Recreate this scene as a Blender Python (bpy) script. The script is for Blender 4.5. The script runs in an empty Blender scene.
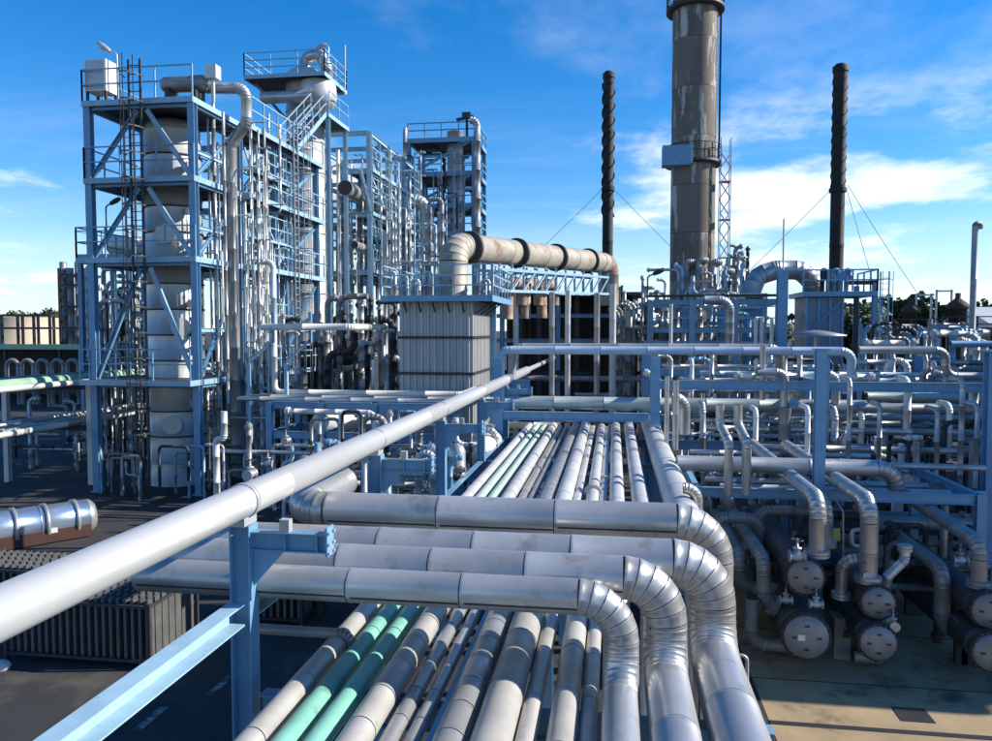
import bpy, math, random
from mathutils import Vector as V, Matrix
random.seed(7)
R = math.radians
sc = bpy.context.scene
# ---------------------------------------------------------------- camera
F, CX, CY, HCAM = 775.0, 496.0, 370.5, 6.0
YAW, PIT = R(8.66), R(2.99)
cam = bpy.data.cameras.new('camera'); cam_o = bpy.data.objects.new('camera', cam)
sc.collection.objects.link(cam_o); sc.camera = cam_o
cam.sensor_width = 36; cam.lens = 36*F/992; cam.clip_end = 6000; cam.clip_start = .05
cam_o.location = (0, 0, HCAM); cam_o.rotation_euler = (R(90)-PIT, 0, YAW)
# ---------------------------------------------------------------- light
SUN_EL, SUN_AZ = R(30), R(79)
wd = bpy.data.worlds.new('World'); sc.world = wd; wd.use_nodes = True
def build_world():
    nt = wd.node_tree; N = nt.nodes; L = nt.links
    bg = N['Background']; bg.inputs[1].default_value = .112
    sky = N.new('ShaderNodeTexSky'); sky.sky_type = 'NISHITA'; sky.sun_disc = False
    sky.sun_elevation = SUN_EL; sky.sun_rotation = SUN_AZ
    sky.air_density = 1.0; sky.dust_density = .0; sky.ozone_density = 2.2
    hs = N.new('ShaderNodeHueSaturation'); hs.inputs['Saturation'].default_value = 1.38
    tint = N.new('ShaderNodeMix'); tint.data_type = 'RGBA'; tint.blend_type = 'MULTIPLY'; tint.inputs[0].default_value = 1; tint.inputs[7].default_value = (.94, .975, 1.10, 1)
    L.new(sky.outputs[0], tint.inputs[6]); L.new(tint.outputs[2], hs.inputs['Color'])
    tc = N.new('ShaderNodeTexCoord'); sp = N.new('ShaderNodeSeparateXYZ'); L.new(tc.outputs['Generated'], sp.inputs[0])
    def mth(op, a, b=None, clamp=False):
        n = N.new('ShaderNodeMath'); n.operation = op; n.use_clamp = clamp
        for i, q in enumerate((a, b)):
            if q is None: continue
            if isinstance(q, (int, float)): n.inputs[i].default_value = q
            else: L.new(q, n.inputs[i])
        return n.outputs[0]
    # clouds live on a flat layer overhead: project the direction onto it
    zz = mth('ADD', mth('MAXIMUM', sp.outputs[2], 0.0), .10)
    cv = N.new('ShaderNodeCombineXYZ')
    L.new(mth('DIVIDE', sp.outputs[0], zz), cv.inputs[0]); L.new(mth('DIVIDE', sp.outputs[1], zz), cv.inputs[1])
    def noise(scale, off, detail, rough, sx=1, sy=1):
        mp = N.new('ShaderNodeMapping'); mp.inputs['Location'].default_value = off; mp.inputs['Scale'].default_value = (sx, sy, 1)
        L.new(cv.outputs[0], mp.inputs[0])
        n = N.new('ShaderNodeTexNoise'); n.inputs['Scale'].default_value = scale; n.inputs['Detail'].default_value = detail
        n.inputs['Roughness'].default_value = rough; L.new(mp.outputs[0], n.inputs[0]); return n.outputs['Fac']
    big = noise(.55, CLOUD_OFF, 2, .5); fine = noise(2.2, (2.75, 9.2, 0), 9, .62, 1.0, .8)
    d = mth('ADD', mth('MULTIPLY', big, 1.0), mth('MULTIPLY', fine, .55))
    cr = N.new('ShaderNodeMapRange'); cr.interpolation_type = 'SMOOTHSTEP'
    cr.inputs[1].default_value = .765; cr.inputs[2].default_value = .96; L.new(d, cr.inputs[0])
    wisps = noise(1.3, (1, 3, 0), 6, .7, .35, 1.3)
    wr = N.new('ShaderNodeMapRange'); wr.inputs[1].default_value = .5; wr.inputs[2].default_value = .8; wr.inputs[4].default_value = .16
    L.new(wisps, wr.inputs[0])
    m = mth('MAXIMUM', cr.outputs[0], wr.outputs[0])
    ef = N.new('ShaderNodeMapRange'); ef.interpolation_type = 'SMOOTHSTEP'; ef.inputs[1].default_value = .20; ef.inputs[2].default_value = .31; ef.inputs[3].default_value = .75; ef.inputs[4].default_value = .12   # the cloud bank lies low, the zenith is clear
    L.new(sp.outputs[2], ef.inputs[0])
    mix = N.new('ShaderNodeMix'); mix.data_type = 'RGBA'
    L.new(mth('MULTIPLY', m, ef.outputs[0]), mix.inputs[0]); hz = N.new('ShaderNodeMapRange'); hz.interpolation_type = 'SMOOTHSTEP'; hz.inputs[1].default_value = .0; hz.inputs[2].default_value = .16; hz.inputs[3].default_value = .75; hz.inputs[4].default_value = 0; L.new(sp.outputs[2], hz.inputs[0])
    hm = N.new('ShaderNodeMix'); hm.data_type = 'RGBA'; L.new(hz.outputs[0], hm.inputs[0]); L.new(hs.outputs[0], hm.inputs[6]); hm.inputs[7].default_value = (4.3, 5.5, 6.3, 1)   # pale moist air along the horizon
    L.new(hm.outputs[2], mix.inputs[6]); mix.inputs[7].default_value = (8.0, 8.1, 8.3, 1)
    L.new(mix.outputs[2], bg.inputs[0])
CLOUD_OFF = (1.85, 1.95, 0)
build_world()
sl = bpy.data.lights.new('sun', 'SUN'); sl.energy = 5.0; sl.angle = R(.53); sl.color = (1, .93, .82)
so = bpy.data.objects.new('sun', sl); sc.collection.objects.link(so)
sd = V((math.sin(SUN_AZ)*math.cos(SUN_EL), math.cos(SUN_AZ)*math.cos(SUN_EL), math.sin(SUN_EL)))
so.rotation_euler = sd.to_track_quat('Z', 'Y').to_euler(); so.location = (60, 20, 60)
vs = sc.view_settings; vs.view_transform = 'Standard'; vs.look = 'None'; vs.exposure = 0.62; vs.gamma = 1; vs.use_curve_mapping = False
# ---------------------------------------------------------------- geometry of the view (pixel of the photo -> place)
FW = V((-math.sin(YAW)*math.cos(PIT), math.cos(YAW)*math.cos(PIT), -math.sin(PIT)))
RT = V((math.cos(YAW), math.sin(YAW), 0)); UP = RT.cross(FW); C0 = V((0, 0, HCAM))
def W(px, py, Y):
    d = F*FW + (px-CX)*RT - (py-CY)*UP
    return C0 + d*(Y/d.y)
def WZ(px, py, Z):
    d = F*FW + (px-CX)*RT - (py-CY)*UP
    return C0 + d*((Z-HCAM)/d.z)
def XX(px, Y, py=330): return W(px, py, Y).x
def ZZ(py, Y, px=400): return W(px, py, Y).z
AX = {'x': V((1,0,0)), 'y': V((0,1,0)), 'z': V((0,0,1))}
def slide(p, ax, px=None, py=None):
    d = p-C0; a = AX[ax]
    if px is not None: k = (px-CX)/F; U = RT
    else: k = (CY-py)/F; U = UP
    t = (k*d.dot(FW)-d.dot(U))/(a.dot(U)-k*a.dot(FW))
    return p+a*t
def route(start, *mv):
    p = W(*start) if len(start) == 3 else V(start[1:])
    out = [p.copy()]
    for m, v in mv:
        if m == 'x': p = slide(p, 'x', px=v)
        elif m == 'z': p = slide(p, 'z', py=v)
        elif m == 'y': p = slide(p, 'y', px=v)
        elif m == 'X': p = V((v, p.y, p.z))
        elif m == 'Y': p = V((p.x, v, p.z))
        elif m == 'Z': p = V((p.x, p.y, v))
        elif m == 'd': p = p+V(v)
        out.append(p.copy())
    return out
# ---------------------------------------------------------------- mesh helpers
COL = sc.collection
class MB:
    def __init__(s): s.v = []; s.f = []; s.sm = []
    def face(s, idx, smooth=False): s.f.append(idx); s.sm.append(smooth)
    def box(s, a, b):
        x0,y0,z0 = a; x1,y1,z1 = b; n = len(s.v)
        s.v += [(x0,y0,z0),(x1,y0,z0),(x1,y1,z0),(x0,y1,z0),(x0,y0,z1),(x1,y0,z1),(x1,y1,z1),(x0,y1,z1)]
        for q in ((0,3,2,1),(4,5,6,7),(0,1,5,4),(1,2,6,5),(2,3,7,6),(3,0,4,7)): s.face(tuple(n+i for i in q))
        return s
    def prism(s, prof, p, q, up=(0,0,1)):
        """closed 2-D profile swept straight from p to q"""
        p = V(p); q = V(q); d = (q-p).normalized(); up = V(up)
        if abs(d.dot(up)) > .98: up = V((0,1,0)) if abs(d.y) < .9 else V((1,0,0))
        r = d.cross(up).normalized(); u = r.cross(d); n = len(s.v); m = len(prof)
        for c in (p, q): s.v += [tuple(c+r*a+u*b) for a, b in prof]
        for i in range(m):
            j = (i+1) % m; s.face((n+i, n+j, n+m+j, n+m+i))
        s.face(tuple(n+m-1-i for i in range(m))); s.face(tuple(n+m+i for i in range(m)))
        return s
    def bar(s, p, q, w, h=None, up=(0,0,1)):
        h = h or w
        return s.prism([(-w/2,-h/2),(w/2,-h/2),(w/2,h/2),(-w/2,h/2)], p, q, up)
    def ibeam(s, p, q, w, h, t=None, up=(0,0,1)):
        t = t or min(w, h)*.1; a = w/2; b = h/2; c = t*.6
        return s.prism([(-a,-b),(a,-b),(a,-b+t),(c,-b+t),(c,b-t),(a,b-t),(a,b),(-a,b),(-a,b-t),(-c,b-t),(-c,-b+t),(-a,-b+t)], p, q, up)
    def chan(s, p, q, w, h, t, up=(0,0,1)):
        a = w/2; b = h/2
        return s.prism([(-a,-b),(a,-b),(a,-b+t),(-a+t,-b+t),(-a+t,b-t),(a,b-t),(a,b),(-a,b)], p, q, up)
    def rings(s, rs, n, cap0=True, cap1=True):
        """rs: list of (centre, normal, binormal, radius)"""
        b = len(s.v)
        cs = [(math.cos(2*math.pi*i/n), math.sin(2*math.pi*i/n)) for i in range(n)]
        for c, a, bb, r in rs: s.v += [tuple(c+a*(r*x)+bb*(r*y)) for x, y in cs]
        for k in range(len(rs)-1):
            o = b+k*n
            for i in range(n):
                j = (i+1) % n; s.face((o+i, o+j, o+n+j, o+n+i), True)
        for flag, (c, a, bb, r), rev in ((cap0, rs[0], True), (cap1, rs[-1], False)):
            if flag and r > 1e-4:
                o = len(s.v); s.v += [tuple(c+a*(r*x)+bb*(r*y)) for x, y in cs]
                s.face(tuple(o+(n-1-i if rev else i) for i in range(n)))
        return s
    def cyl(s, p, q, r, n=12, r2=None, caps=True):
        p = V(p); q = V(q); d = (q-p).normalized(); a = d.orthogonal().normalized(); b = d.cross(a)
        return s.rings([(p,a,b,r),(q,a,b,r if r2 is None else r2)], n, caps, caps)
    def lathe(s, p, d, prof, n=16):
        """prof: list of (distance along d, radius)"""
        p = V(p); d = V(d).normalized(); a = d.orthogonal().normalized(); b = d.cross(a)
        return s.rings([(p+d*t, a, b, r) for t, r in prof], n)
    def torus(s, c, d, Rr, r, n=16, m=6):
        c = V(c); d = V(d).normalized(); a = d.orthogonal().normalized(); b = d.cross(a); o = len(s.v)
        for i in range(n):
            t = 2*math.pi*i/n; e = a*math.cos(t)+b*math.sin(t)
            for j in range(m):
                u = 2*math.pi*j/m; s.v.append(tuple(c+e*(Rr+r*math.cos(u))+d*(r*math.sin(u))))
        for i in range(n):
            for j in range(m):
                i2 = (i+1) % n; j2 = (j+1) % m
                s.face((o+i*m+j, o+i2*m+j, o+i2*m+j2, o+i*m+j2), True)
        return s
def rootloc(o):
    while o.parent: o = o.parent
    return V(o.location)
def ob(name, mb, mat, parent=None):
    off = rootloc(parent) if parent else V((0,0,0))
    me = bpy.data.meshes.new(name)
    vv = mb.v if off.length == 0 else [(x-off.x, y-off.y, z-off.z) for x, y, z in mb.v]
    me.from_pydata(vv, [], mb.f); me.polygons.foreach_set('use_smooth', mb.sm); me.update()
    me.materials.append(mat)
    o = bpy.data.objects.new(name, me); COL.objects.link(o)
    if parent: o.parent = parent
    return o
def tag(o, label, cat, group=None):
    o['label'] = label; o['category'] = cat
    if group: o['group'] = group
    return o
def thing(name, label, cat, loc, group=None):
    o = bpy.data.objects.new(name, None); COL.objects.link(o); o.location = loc; o.empty_display_size = .2
    return tag(o, label, cat, group)
def solo(name, mb, mat, label, cat, group=None):
    """a one-mesh thing whose origin is at its base"""
    xs = [v[0] for v in mb.v]; ys = [v[1] for v in mb.v]; zs = [v[2] for v in mb.v]
    c = V(((min(xs)+max(xs))/2, (min(ys)+max(ys))/2, min(zs)))
    mb.v = [(x-c.x, y-c.y, z-c.z) for x, y, z in mb.v]
    o = ob(name, mb, mat); o.location = c
    return tag(o, label, cat, group)
ORD = ['first','second','third','fourth','fifth','sixth','seventh','eighth','ninth','tenth','eleventh','twelfth','thirteenth','fourteenth','fifteenth','sixteenth','seventeenth','eighteenth','nineteenth','twentieth']
# ---------------------------------------------------------------- materials
def M(name, c1, c2=None, rough=.5, metal=0, scale=3, bump=.0, rnd=.0, stretch=(1,1,1), lo=.35, hi=.65, detail=6, c3=None, s3=1.0, lo3=.6, hi3=.7, rv=.1, spec=.5):
    m = bpy.data.materials.new(name); m.use_nodes = True; nt = m.node_tree; N = nt.nodes; L = nt.links; b = N['Principled BSDF']
    tc = N.new('ShaderNodeTexCoord'); mp = N.new('ShaderNodeMapping'); mp.inputs['Scale'].default_value = stretch
    L.new(tc.outputs['Object'], mp.inputs[0])
    oi = N.new('ShaderNodeObjectInfo'); cm = N.new('ShaderNodeVectorMath'); cm.operation = 'ADD'
    vm = N.new('ShaderNodeMath'); vm.operation = 'MULTIPLY'; vm.inputs[1].default_value = 37.0; L.new(oi.outputs['Random'], vm.inputs[0])
    L.new(mp.outputs[0], cm.inputs[0]); L.new(vm.outputs[0], cm.inputs[1])
    n = N.new('ShaderNodeTexNoise'); n.inputs['Scale'].default_value = scale; n.inputs['Detail'].default_value = detail; n.inputs['Roughness'].default_value = .62
    L.new(cm.outputs[0], n.inputs[0])
    r = N.new('ShaderNodeMapRange'); r.inputs[1].default_value = lo; r.inputs[2].default_value = hi; L.new(n.outputs['Fac'], r.inputs[0])
    mx = N.new('ShaderNodeMix'); mx.data_type = 'RGBA'; L.new(r.outputs[0], mx.inputs[0])
    mx.inputs[6].default_value = (*c1, 1); mx.inputs[7].default_value = (*(c2 or tuple(x*.75 for x in c1)), 1)
    out = mx.outputs[2]
    if c3:
        n3 = N.new('ShaderNodeTexNoise'); n3.inputs['Scale'].default_value = s3; n3.inputs['Detail'].default_value = 8; n3.inputs['Roughness'].default_value = .68
        L.new(cm.outputs[0], n3.inputs[0])
        r3 = N.new('ShaderNodeMapRange'); r3.inputs[1].default_value = lo3; r3.inputs[2].default_value = hi3; L.new(n3.outputs['Fac'], r3.inputs[0])
        m3 = N.new('ShaderNodeMix'); m3.data_type = 'RGBA'; L.new(r3.outputs[0], m3.inputs[0]); L.new(out, m3.inputs[6]); m3.inputs[7].default_value = (*c3, 1); out = m3.outputs[2]
    if rnd:
        hs = N.new('ShaderNodeHueSaturation'); rr = N.new('ShaderNodeMapRange'); rr.inputs[3].default_value = 1-rnd; rr.inputs[4].default_value = 1+rnd
        L.new(oi.outputs['Random'], rr.inputs[0]); L.new(rr.outputs[0], hs.inputs['Value']); L.new(out, hs.inputs['Color']); out = hs.outputs[0]
    L.new(out, b.inputs['Base Color'])
    rg = N.new('ShaderNodeMapRange'); rg.inputs[3].default_value = max(.05, rough-rv); rg.inputs[4].default_value = min(1, rough+rv); L.new(n.outputs['Fac'], rg.inputs[0]); L.new(rg.outputs[0], b.inputs['Roughness'])
    b.inputs['Metallic'].default_value = metal; b.inputs['Specular IOR Level'].default_value = spec
    if bump:
        bp = N.new('ShaderNodeBump'); bp.inputs['Strength'].default_value = bump; bp.inputs['Distance'].default_value = .02
        L.new(n.outputs['Fac'], bp.inputs['Height']); L.new(bp.outputs[0], b.inputs['Normal'])
    return m
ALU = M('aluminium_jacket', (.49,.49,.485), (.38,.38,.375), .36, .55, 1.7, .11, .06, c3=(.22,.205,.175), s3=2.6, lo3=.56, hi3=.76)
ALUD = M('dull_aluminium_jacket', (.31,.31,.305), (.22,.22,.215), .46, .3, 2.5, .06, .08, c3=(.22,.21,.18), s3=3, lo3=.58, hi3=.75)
WEATH = M('weathered_jacket', (.535,.52,.48), (.41,.395,.365), .46, .3, 3, .08, .08, c3=(.20,.17,.13), s3=5, lo3=.6, hi3=.76)
WHIT = M('off_white_pipe_paint', (.72,.71,.67), (.60,.59,.55), .45, .1, 2, .05, .06, c3=(.36,.32,.27), s3=4, lo3=.64, hi3=.8)
SHELL = M('vessel_cladding', (.60,.595,.575), (.46,.455,.44), .42, .25, 1.2, .05, .07, stretch=(1,1,.3), c3=(.27,.24,.2), s3=1.6, lo3=.58, hi3=.76)
BLUE = M('blue_steel_paint', (.16,.33,.49), (.13,.275,.42), .42, .0, 3, .05, .08, c3=(.13,.085,.06), s3=8, lo3=.645, hi3=.74)
LBLUE = M('light_blue_steel_paint', (.31,.47,.57), (.24,.38,.48), .45, 0, 3, .05, .08, c3=(.17,.12,.09), s3=8, lo3=.645, hi3=.74)
GALV = M('galvanised_steel', (.50,.51,.52), (.38,.39,.40), .42, .4, 8, .04, .1)
DARK = M('dark_steel', (.055,.055,.06), (.035,.035,.038), .55, .3, 4, .05, .15, c3=(.12,.07,.045), s3=5, lo3=.62, hi3=.78)
GRATE = M('walkway_grating', (.11,.115,.12), (.06,.06,.065), .6, .5, 20, .1, .1)
MINT = M('mint_green_paint', (.22,.52,.42), (.17,.42,.34), .5, 0, 2, .08, .06, c3=(.13,.22,.17), s3=4, lo3=.56, hi3=.74)
PGRN = M('pale_green_paint', (.34,.52,.34), (.27,.43,.28), .45, 0, 2, .05, .05)
STAK = M('brown_stack_concrete', (.20,.165,.13), (.13,.105,.085), .8, 0, .5, .2, 0, stretch=(1,1,.16), c3=(.46,.42,.37), s3=1.1, lo3=.545, hi3=.60, detail=8)
BLAK = M('black_stack_steel', (.010,.010,.011), (.018,.017,.017), .75, .0, 1.2, .05, 0, stretch=(1,1,.2))
DUCT = M('weathered_duct', (.40,.37,.31), (.30,.27,.22), .6, .2, 1.5, .1, .06, c3=(.22,.12,.07), s3=1.3, lo3=.55, hi3=.70)
RUST = M('rusty_lagging', (.22,.12,.08), (.40,.32,.26), .8, 0, 3, .3, .1)
CLAD = M('ribbed_cladding', (.45,.45,.445), (.35,.35,.345), .45, .15, 1.5, .04, .08, stretch=(1,1,.25), c3=(.2,.18,.16), s3=2, lo3=.62, hi3=.8)
BRWN = M('dark_brown_sheeting', (.065,.045,.035), (.04,.03,.025), .8, 0, 2, .1, .12, stretch=(1,1,.3), c3=(.15,.07,.045), s3=2, lo3=.6, hi3=.75)
CONC = M('concrete', (.34,.31,.26), (.24,.22,.19), .85, 0, 2, .25, .08)
RED = M('dark_red_paint', (.075,.026,.02), (.045,.02,.017), .6, 0, 2, .05, 0)
CAPM = M('exchanger_cover_paint', (.27,.27,.265), (.2,.2,.195), .5, .2, 3, .05, .06, c3=(.16,.15,.13), s3=5, lo3=.6, hi3=.75)
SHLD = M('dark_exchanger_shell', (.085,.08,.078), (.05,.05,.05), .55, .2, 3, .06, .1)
WOOD = M('bark', (.12,.09,.06), (.07,.05,.04), .9, 0, 4, .2, .1)
LEAF = M('foliage', (.055,.085,.028), (.035,.06,.02), .7, 0, .6, 0, .2, c3=(.10,.10,.035), s3=.5, lo3=.5, hi3=.7)
ROOF = M('house_roof', (.30,.17,.10), (.20,.11,.07), .8, 0, 1, .1, 0)
WALLM = M('house_wall', (.5,.46,.4), (.42,.38,.33), .8, 0, 1, .05, 0)
YELL = M('yellow_tag', (.6,.42,.12), (.5,.34,.1), .6, 0, 3)
LAMPG = M('lamp_glass', (.75,.75,.72), (.65,.65,.62), .2, 0, 3)
# ---------------------------------------------------------------- swept pipes
class Path:
    def __init__(s, pts, bend, k=6):
        P = []; kind = []
        pts = [V(p) for p in pts]
        if len(pts) == 2: P = pts[:]; kind = [0]
        else:
            P = [pts[0]]
            for i in range(1, len(pts)-1):
                a = pts[i-1]; b = pts[i]; c = pts[i+1]
                d1 = (b-a); d2 = (c-b); l1 = d1.length*(.5 if i > 1 else .98); l2 = d2.length*(.5 if i < len(pts)-2 else .98); d1.normalize(); d2.normalize()
                th = d1.angle(d2)
                if th < .02: continue
                t = min(bend*math.tan(th/2), l1, l2); rr = t/math.tan(th/2)
                s0 = b-d1*t; nrm = (d2-d1*d1.dot(d2)).normalized(); ctr = s0+nrm*rr
                if (P[-1]-s0).length > 1e-4: P.append(s0); kind.append(0)
                kk = max(2, round(k*th/(math.pi/2)))
                for j in range(1, kk+1):
                    f = th*j/kk; P.append(ctr+(d1*math.sin(f)-nrm*math.cos(f))*rr); kind.append(1)
            if (P[-1]-pts[-1]).length > 1e-4: P.append(pts[-1]); kind.append(0)
        s.P = P; s.kind = kind; s.S = [0]
        for i in range(1, len(P)): s.S.append(s.S[-1]+(P[i]-P[i-1]).length)
        s.T = []
        for i in range(len(P)):
            a = (P[i]-P[i-1]).normalized() if i else None; b = (P[i+1]-P[i]).normalized() if i < len(P)-1 else None
            s.T.append(a if b is None else b if a is None else (a+b).normalized())
        n = s.T[0].orthogonal().normalized(); s.N = [n]
        for i in range(1, len(P)):
            n = n-s.T[i]*n.dot(s.T[i]); n.normalize(); s.N.append(n)
        s.L = s.S[-1]
    def ring(s, x, r):
        import bisect
        i = min(max(bisect.bisect_right(s.S, x)-1, 0), len(s.P)-2)
        l = s.S[i+1]-s.S[i]; f = min(1, max(0, (x-s.S[i])/l))
        p = s.P[i].lerp(s.P[i+1], f)
        if f < 1e-6: t, n = s.T[i], s.N[i]
        elif f > 1-1e-6: t, n = s.T[i+1], s.N[i+1]
        else:
            t = s.T[i].lerp(s.T[i+1], f) if s.kind[i] else (s.P[i+1]-s.P[i]).normalized(); t.normalize()
            n = s.N[i].lerp(s.N[i+1], f); n = (n-t*n.dot(t)).normalized()
        return (p, n, t.cross(n), r)
    def tube(s, mb, a, b, r, n, bands=(), bw=.03, bh=1.05, caps=(True, True), lip=0):
        xs = [(a, r)] + [(q, r) for q in s.S if a+1e-4 < q < b-1e-4] + [(b, r)]
        for c in bands:
            if a+bw < c < b-bw: xs += [(c-bw/2-.002, r), (c-bw/2, r*bh), (c+bw/2, r*bh), (c+bw/2+.002, r)]
        if lip: xs = [(a, r*lip), (a+min(.03, (b-a)*.3), r*lip), (a+min(.034, (b-a)*.32), r)] + [q for q in xs if q[0] > a+.035 or q[0] == b]
        xs.sort(key=lambda q: q[0])
        mb.rings([s.ring(*q) for q in xs], n, *caps)
def pipe(name, label, cat, pts, r, mat, bend=None, n=12, k=6, sect=0, bands=0, group=None, gores=True, flanges=(), fr=1.55, parent=None, lip=1.018, seam=0):
    """one pipe.  sect>0: jacketed, every jacket section and elbow gore is a part"""
    P = Path(pts, bend if bend else r*3, k)
    if not sect:
        mb = MB(); bl = []
        if bands:
            for i, kd in enumerate(P.kind):
                if kd == 1: bl.append((P.S[i]+P.S[i+1])/2)
                else:
                    q = max(1, int((P.S[i+1]-P.S[i])/bands)); bl += [P.S[i]+(P.S[i+1]-P.S[i])*(j+.5)/q for j in range(q)]
        P.tube(mb, 0, P.L, r, n, bl, bw=max(.03, r*.22))
        for x in flanges:
            x = x if x >= 0 else P.L+x
            for e in (-.028, .028): P.tube(mb, max(0, x+e-.024), min(P.L, x+e+.024), r*fr, n)
        if parent: return ob(name, mb, mat, parent)
        return solo(name, mb, mat, label, cat, group)
    zmin = min(P.P, key=lambda p: p.z)
    t = parent or thing(name, label, cat, (zmin.x, zmin.y, zmin.z-r), group)
    gap = .006 if r > .045 else .003
    mb = MB(); P.tube(mb, .002, P.L-.002, r*.965, max(8, n//2)); ob('insulation_core', mb, DARK, t)
    for i, kd in enumerate(P.kind):
        a, b = P.S[i], P.S[i+1]
        if kd == 0:
            q = max(1, round((b-a)/sect))
            for j in range(q):
                mb = MB(); u0 = a+(b-a)*j/q+gap; u1 = a+(b-a)*(j+1)/q-gap
                P.tube(mb, u0, u1, r*random.uniform(.992, 1.006), n, lip=lip, caps=(True, True)); o = ob('jacket_section', mb, mat, t)
                if seam:
                    c0 = P.ring(u0+.04, r)[0]; c1 = P.ring(u1-.004, r)[0]; ax = (c1-c0).normalized()
                    for an in (seam+random.uniform(-6, 6),):
                        e = V((0,-math.cos(R(an)),math.sin(R(an)))) if abs(ax.x) > .7 else V((-math.cos(R(an))*.7,-.7*math.cos(R(an)),math.sin(R(an))))
                        e = (e-ax*e.dot(ax)).normalized(); m2 = MB(); m2.bar(c0+e*r*1.0, c1+e*r*1.0, .016, .012, e); ob('lap_seam', m2, DARK, o)
        else:
            mb = MB(); P.tube(mb, a+gap*.6, b-gap*.6, r, n, lip=lip if lip < 1.02 else 1.012, caps=(True, True)); ob('elbow_segment', mb, mat, t)
    for x in flanges:
        x = x if x >= 0 else P.L+x
        mb = MB()
        for e in (-.03, .03): P.tube(mb, max(0, x+e-.026), min(P.L, x+e+.026), r*fr, n)
        ob('flange', mb, mat, t)
    return t
# ---------------------------------------------------------------- steelwork
def handrail(parent, pts, mat=None, h=1.1, step=1.3, r=.022, mid=2):
    mat = mat or LBLUE; mb = MB(); pts = [V(p) for p in pts]
    up = V((0,0,1))
    for a, b in zip(pts, pts[1:]):
        for q in ([h, h*.52] if mid == 2 else [h, h*.66, h*.33]): mb.bar(a+up*q, b+up*q, r*2)
    hr = ob('handrail', mb, mat, parent)
    # posts of one rail: parts of that rail
    done = set()
    for a, b in zip(pts, pts[1:]):
        q = max(1, round((b-a).length/step))
        for j in range(q+1):
            p = a.lerp(b, j/q); key = (round(p.x, 2), round(p.y, 2), round(p.z, 2))
            if key in done: continue
            done.add(key); m2 = MB(); m2.bar(p, p+up*(h+.01), r*2.1); o = ob('post', m2, mat, hr)
    return hr
def deck(parent, x0, x1, y0, y1, z, edge=None, t=.06, eh=.2):
    d = ob('deck', MB().box((x0+.02, y0+.02, z-t), (x1-.02, y1-.02, z)), GRATE, parent)
    e = MB()
    e.box((x0, y0, z-eh+.03), (x1, y0+.018, z+.03)); e.box((x0, y1-.018, z-eh+.03), (x1, y1, z+.03))
    e.box((x0, y0+.018, z-eh+.03), (x0+.018, y1-.018, z+.03)); e.box((x1-.018, y0+.018, z-eh+.03), (x1, y1-.018, z+.03))
    ob('edge_channel', e, edge or LBLUE, d)
    return d
def ladder(parent, x, y, z0, z1, w=.42, ax='x', cage=True, mat=None):
    mat = mat or DARK; a = V((1,0,0)) if ax == 'x' else V((0,1,0)); b = V((0,-1,0)) if ax == 'x' else V((1,0,0)); c = V((x,y,0))
    mb = MB()
    for s in (-1, 1): mb.bar(c+a*(s*w/2)+V((0,0,z0)), c+a*(s*w/2)+V((0,0,z1)), .07, .05)
    l = ob('ladder', mb, mat, parent)
    m2 = MB(); z = z0+.2
    while z < z1-.05:
        m2.bar(c-a*(w/2-.03)+V((0,0,z)), c+a*(w/2-.03)+V((0,0,z)), .028); z += .3
    ob('rungs', m2, mat, l)['kind'] = 'stuff'
    if cage:
        m3 = MB(); z = z0+2.2
        while z < z1:
            pr = None
            for i in range(9):
                t = math.pi*i/8; p = c-a*(math.cos(t)*.36)+b*(math.sin(t)*.68)+V((0,0,z))
                if pr is not None: m3.bar(pr, p, .012, .05)
                pr = p
            z += .9
        for i in (2, 4, 6):
            t = math.pi*i/8; p = c-a*(math.cos(t)*.36)+b*(math.sin(t)*.68); m3.bar(p+V((0,0,min(z0+2.2, z1-.3))), p+V((0,0,z1)), .03, .012)
        ob('safety_cage', m3, mat, l)
    return l
def column(parent, x, y, z0, z1, w=.26, mat=None, name='column'):
    return ob(name, MB().ibeam((x,y,z0), (x,y,z1), w, w, w*.09), mat or BLUE, parent)
def beam(parent, p, q, w=.16, h=.26, mat=None, name='beam'):
    return ob(name, MB().ibeam(p, q, w, h), mat or BLUE, parent)
def brace(parent, p, q, w=.12, mat=None):
    return ob('brace', MB().chan(p, q, w*.6, w, w*.14), mat or BLUE, parent)
def frame(name, label, cat, xs, ys, levels, z1, cw=.26, bh=.24, mat=None, group=None, skipx=(), skipy=()):
    t = thing(name, label, cat, (sum(xs)/len(xs), sum(ys)/len(ys), 0), group)
    for x in xs:
        for y in ys:
            column(t, x, y, 0, z1, cw, mat)
            ob('base_plate', MB().box((x-cw*.75, y-cw*.75, 0), (x+cw*.75, y+cw*.75, .04)), mat or BLUE, t)
    for z in levels:
        for y in ys:
            for a, b in zip(xs, xs[1:]): beam(t, (a+cw*.5+.004, y, z), (b-cw*.5-.004, y, z), bh*.6, bh, mat)
        for x in xs:
            for a, b in zip(ys, ys[1:]): beam(t, (x, a+cw*.5+.004, z), (x, b-cw*.5-.004, z), bh*.6, bh, mat)
    return t
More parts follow.
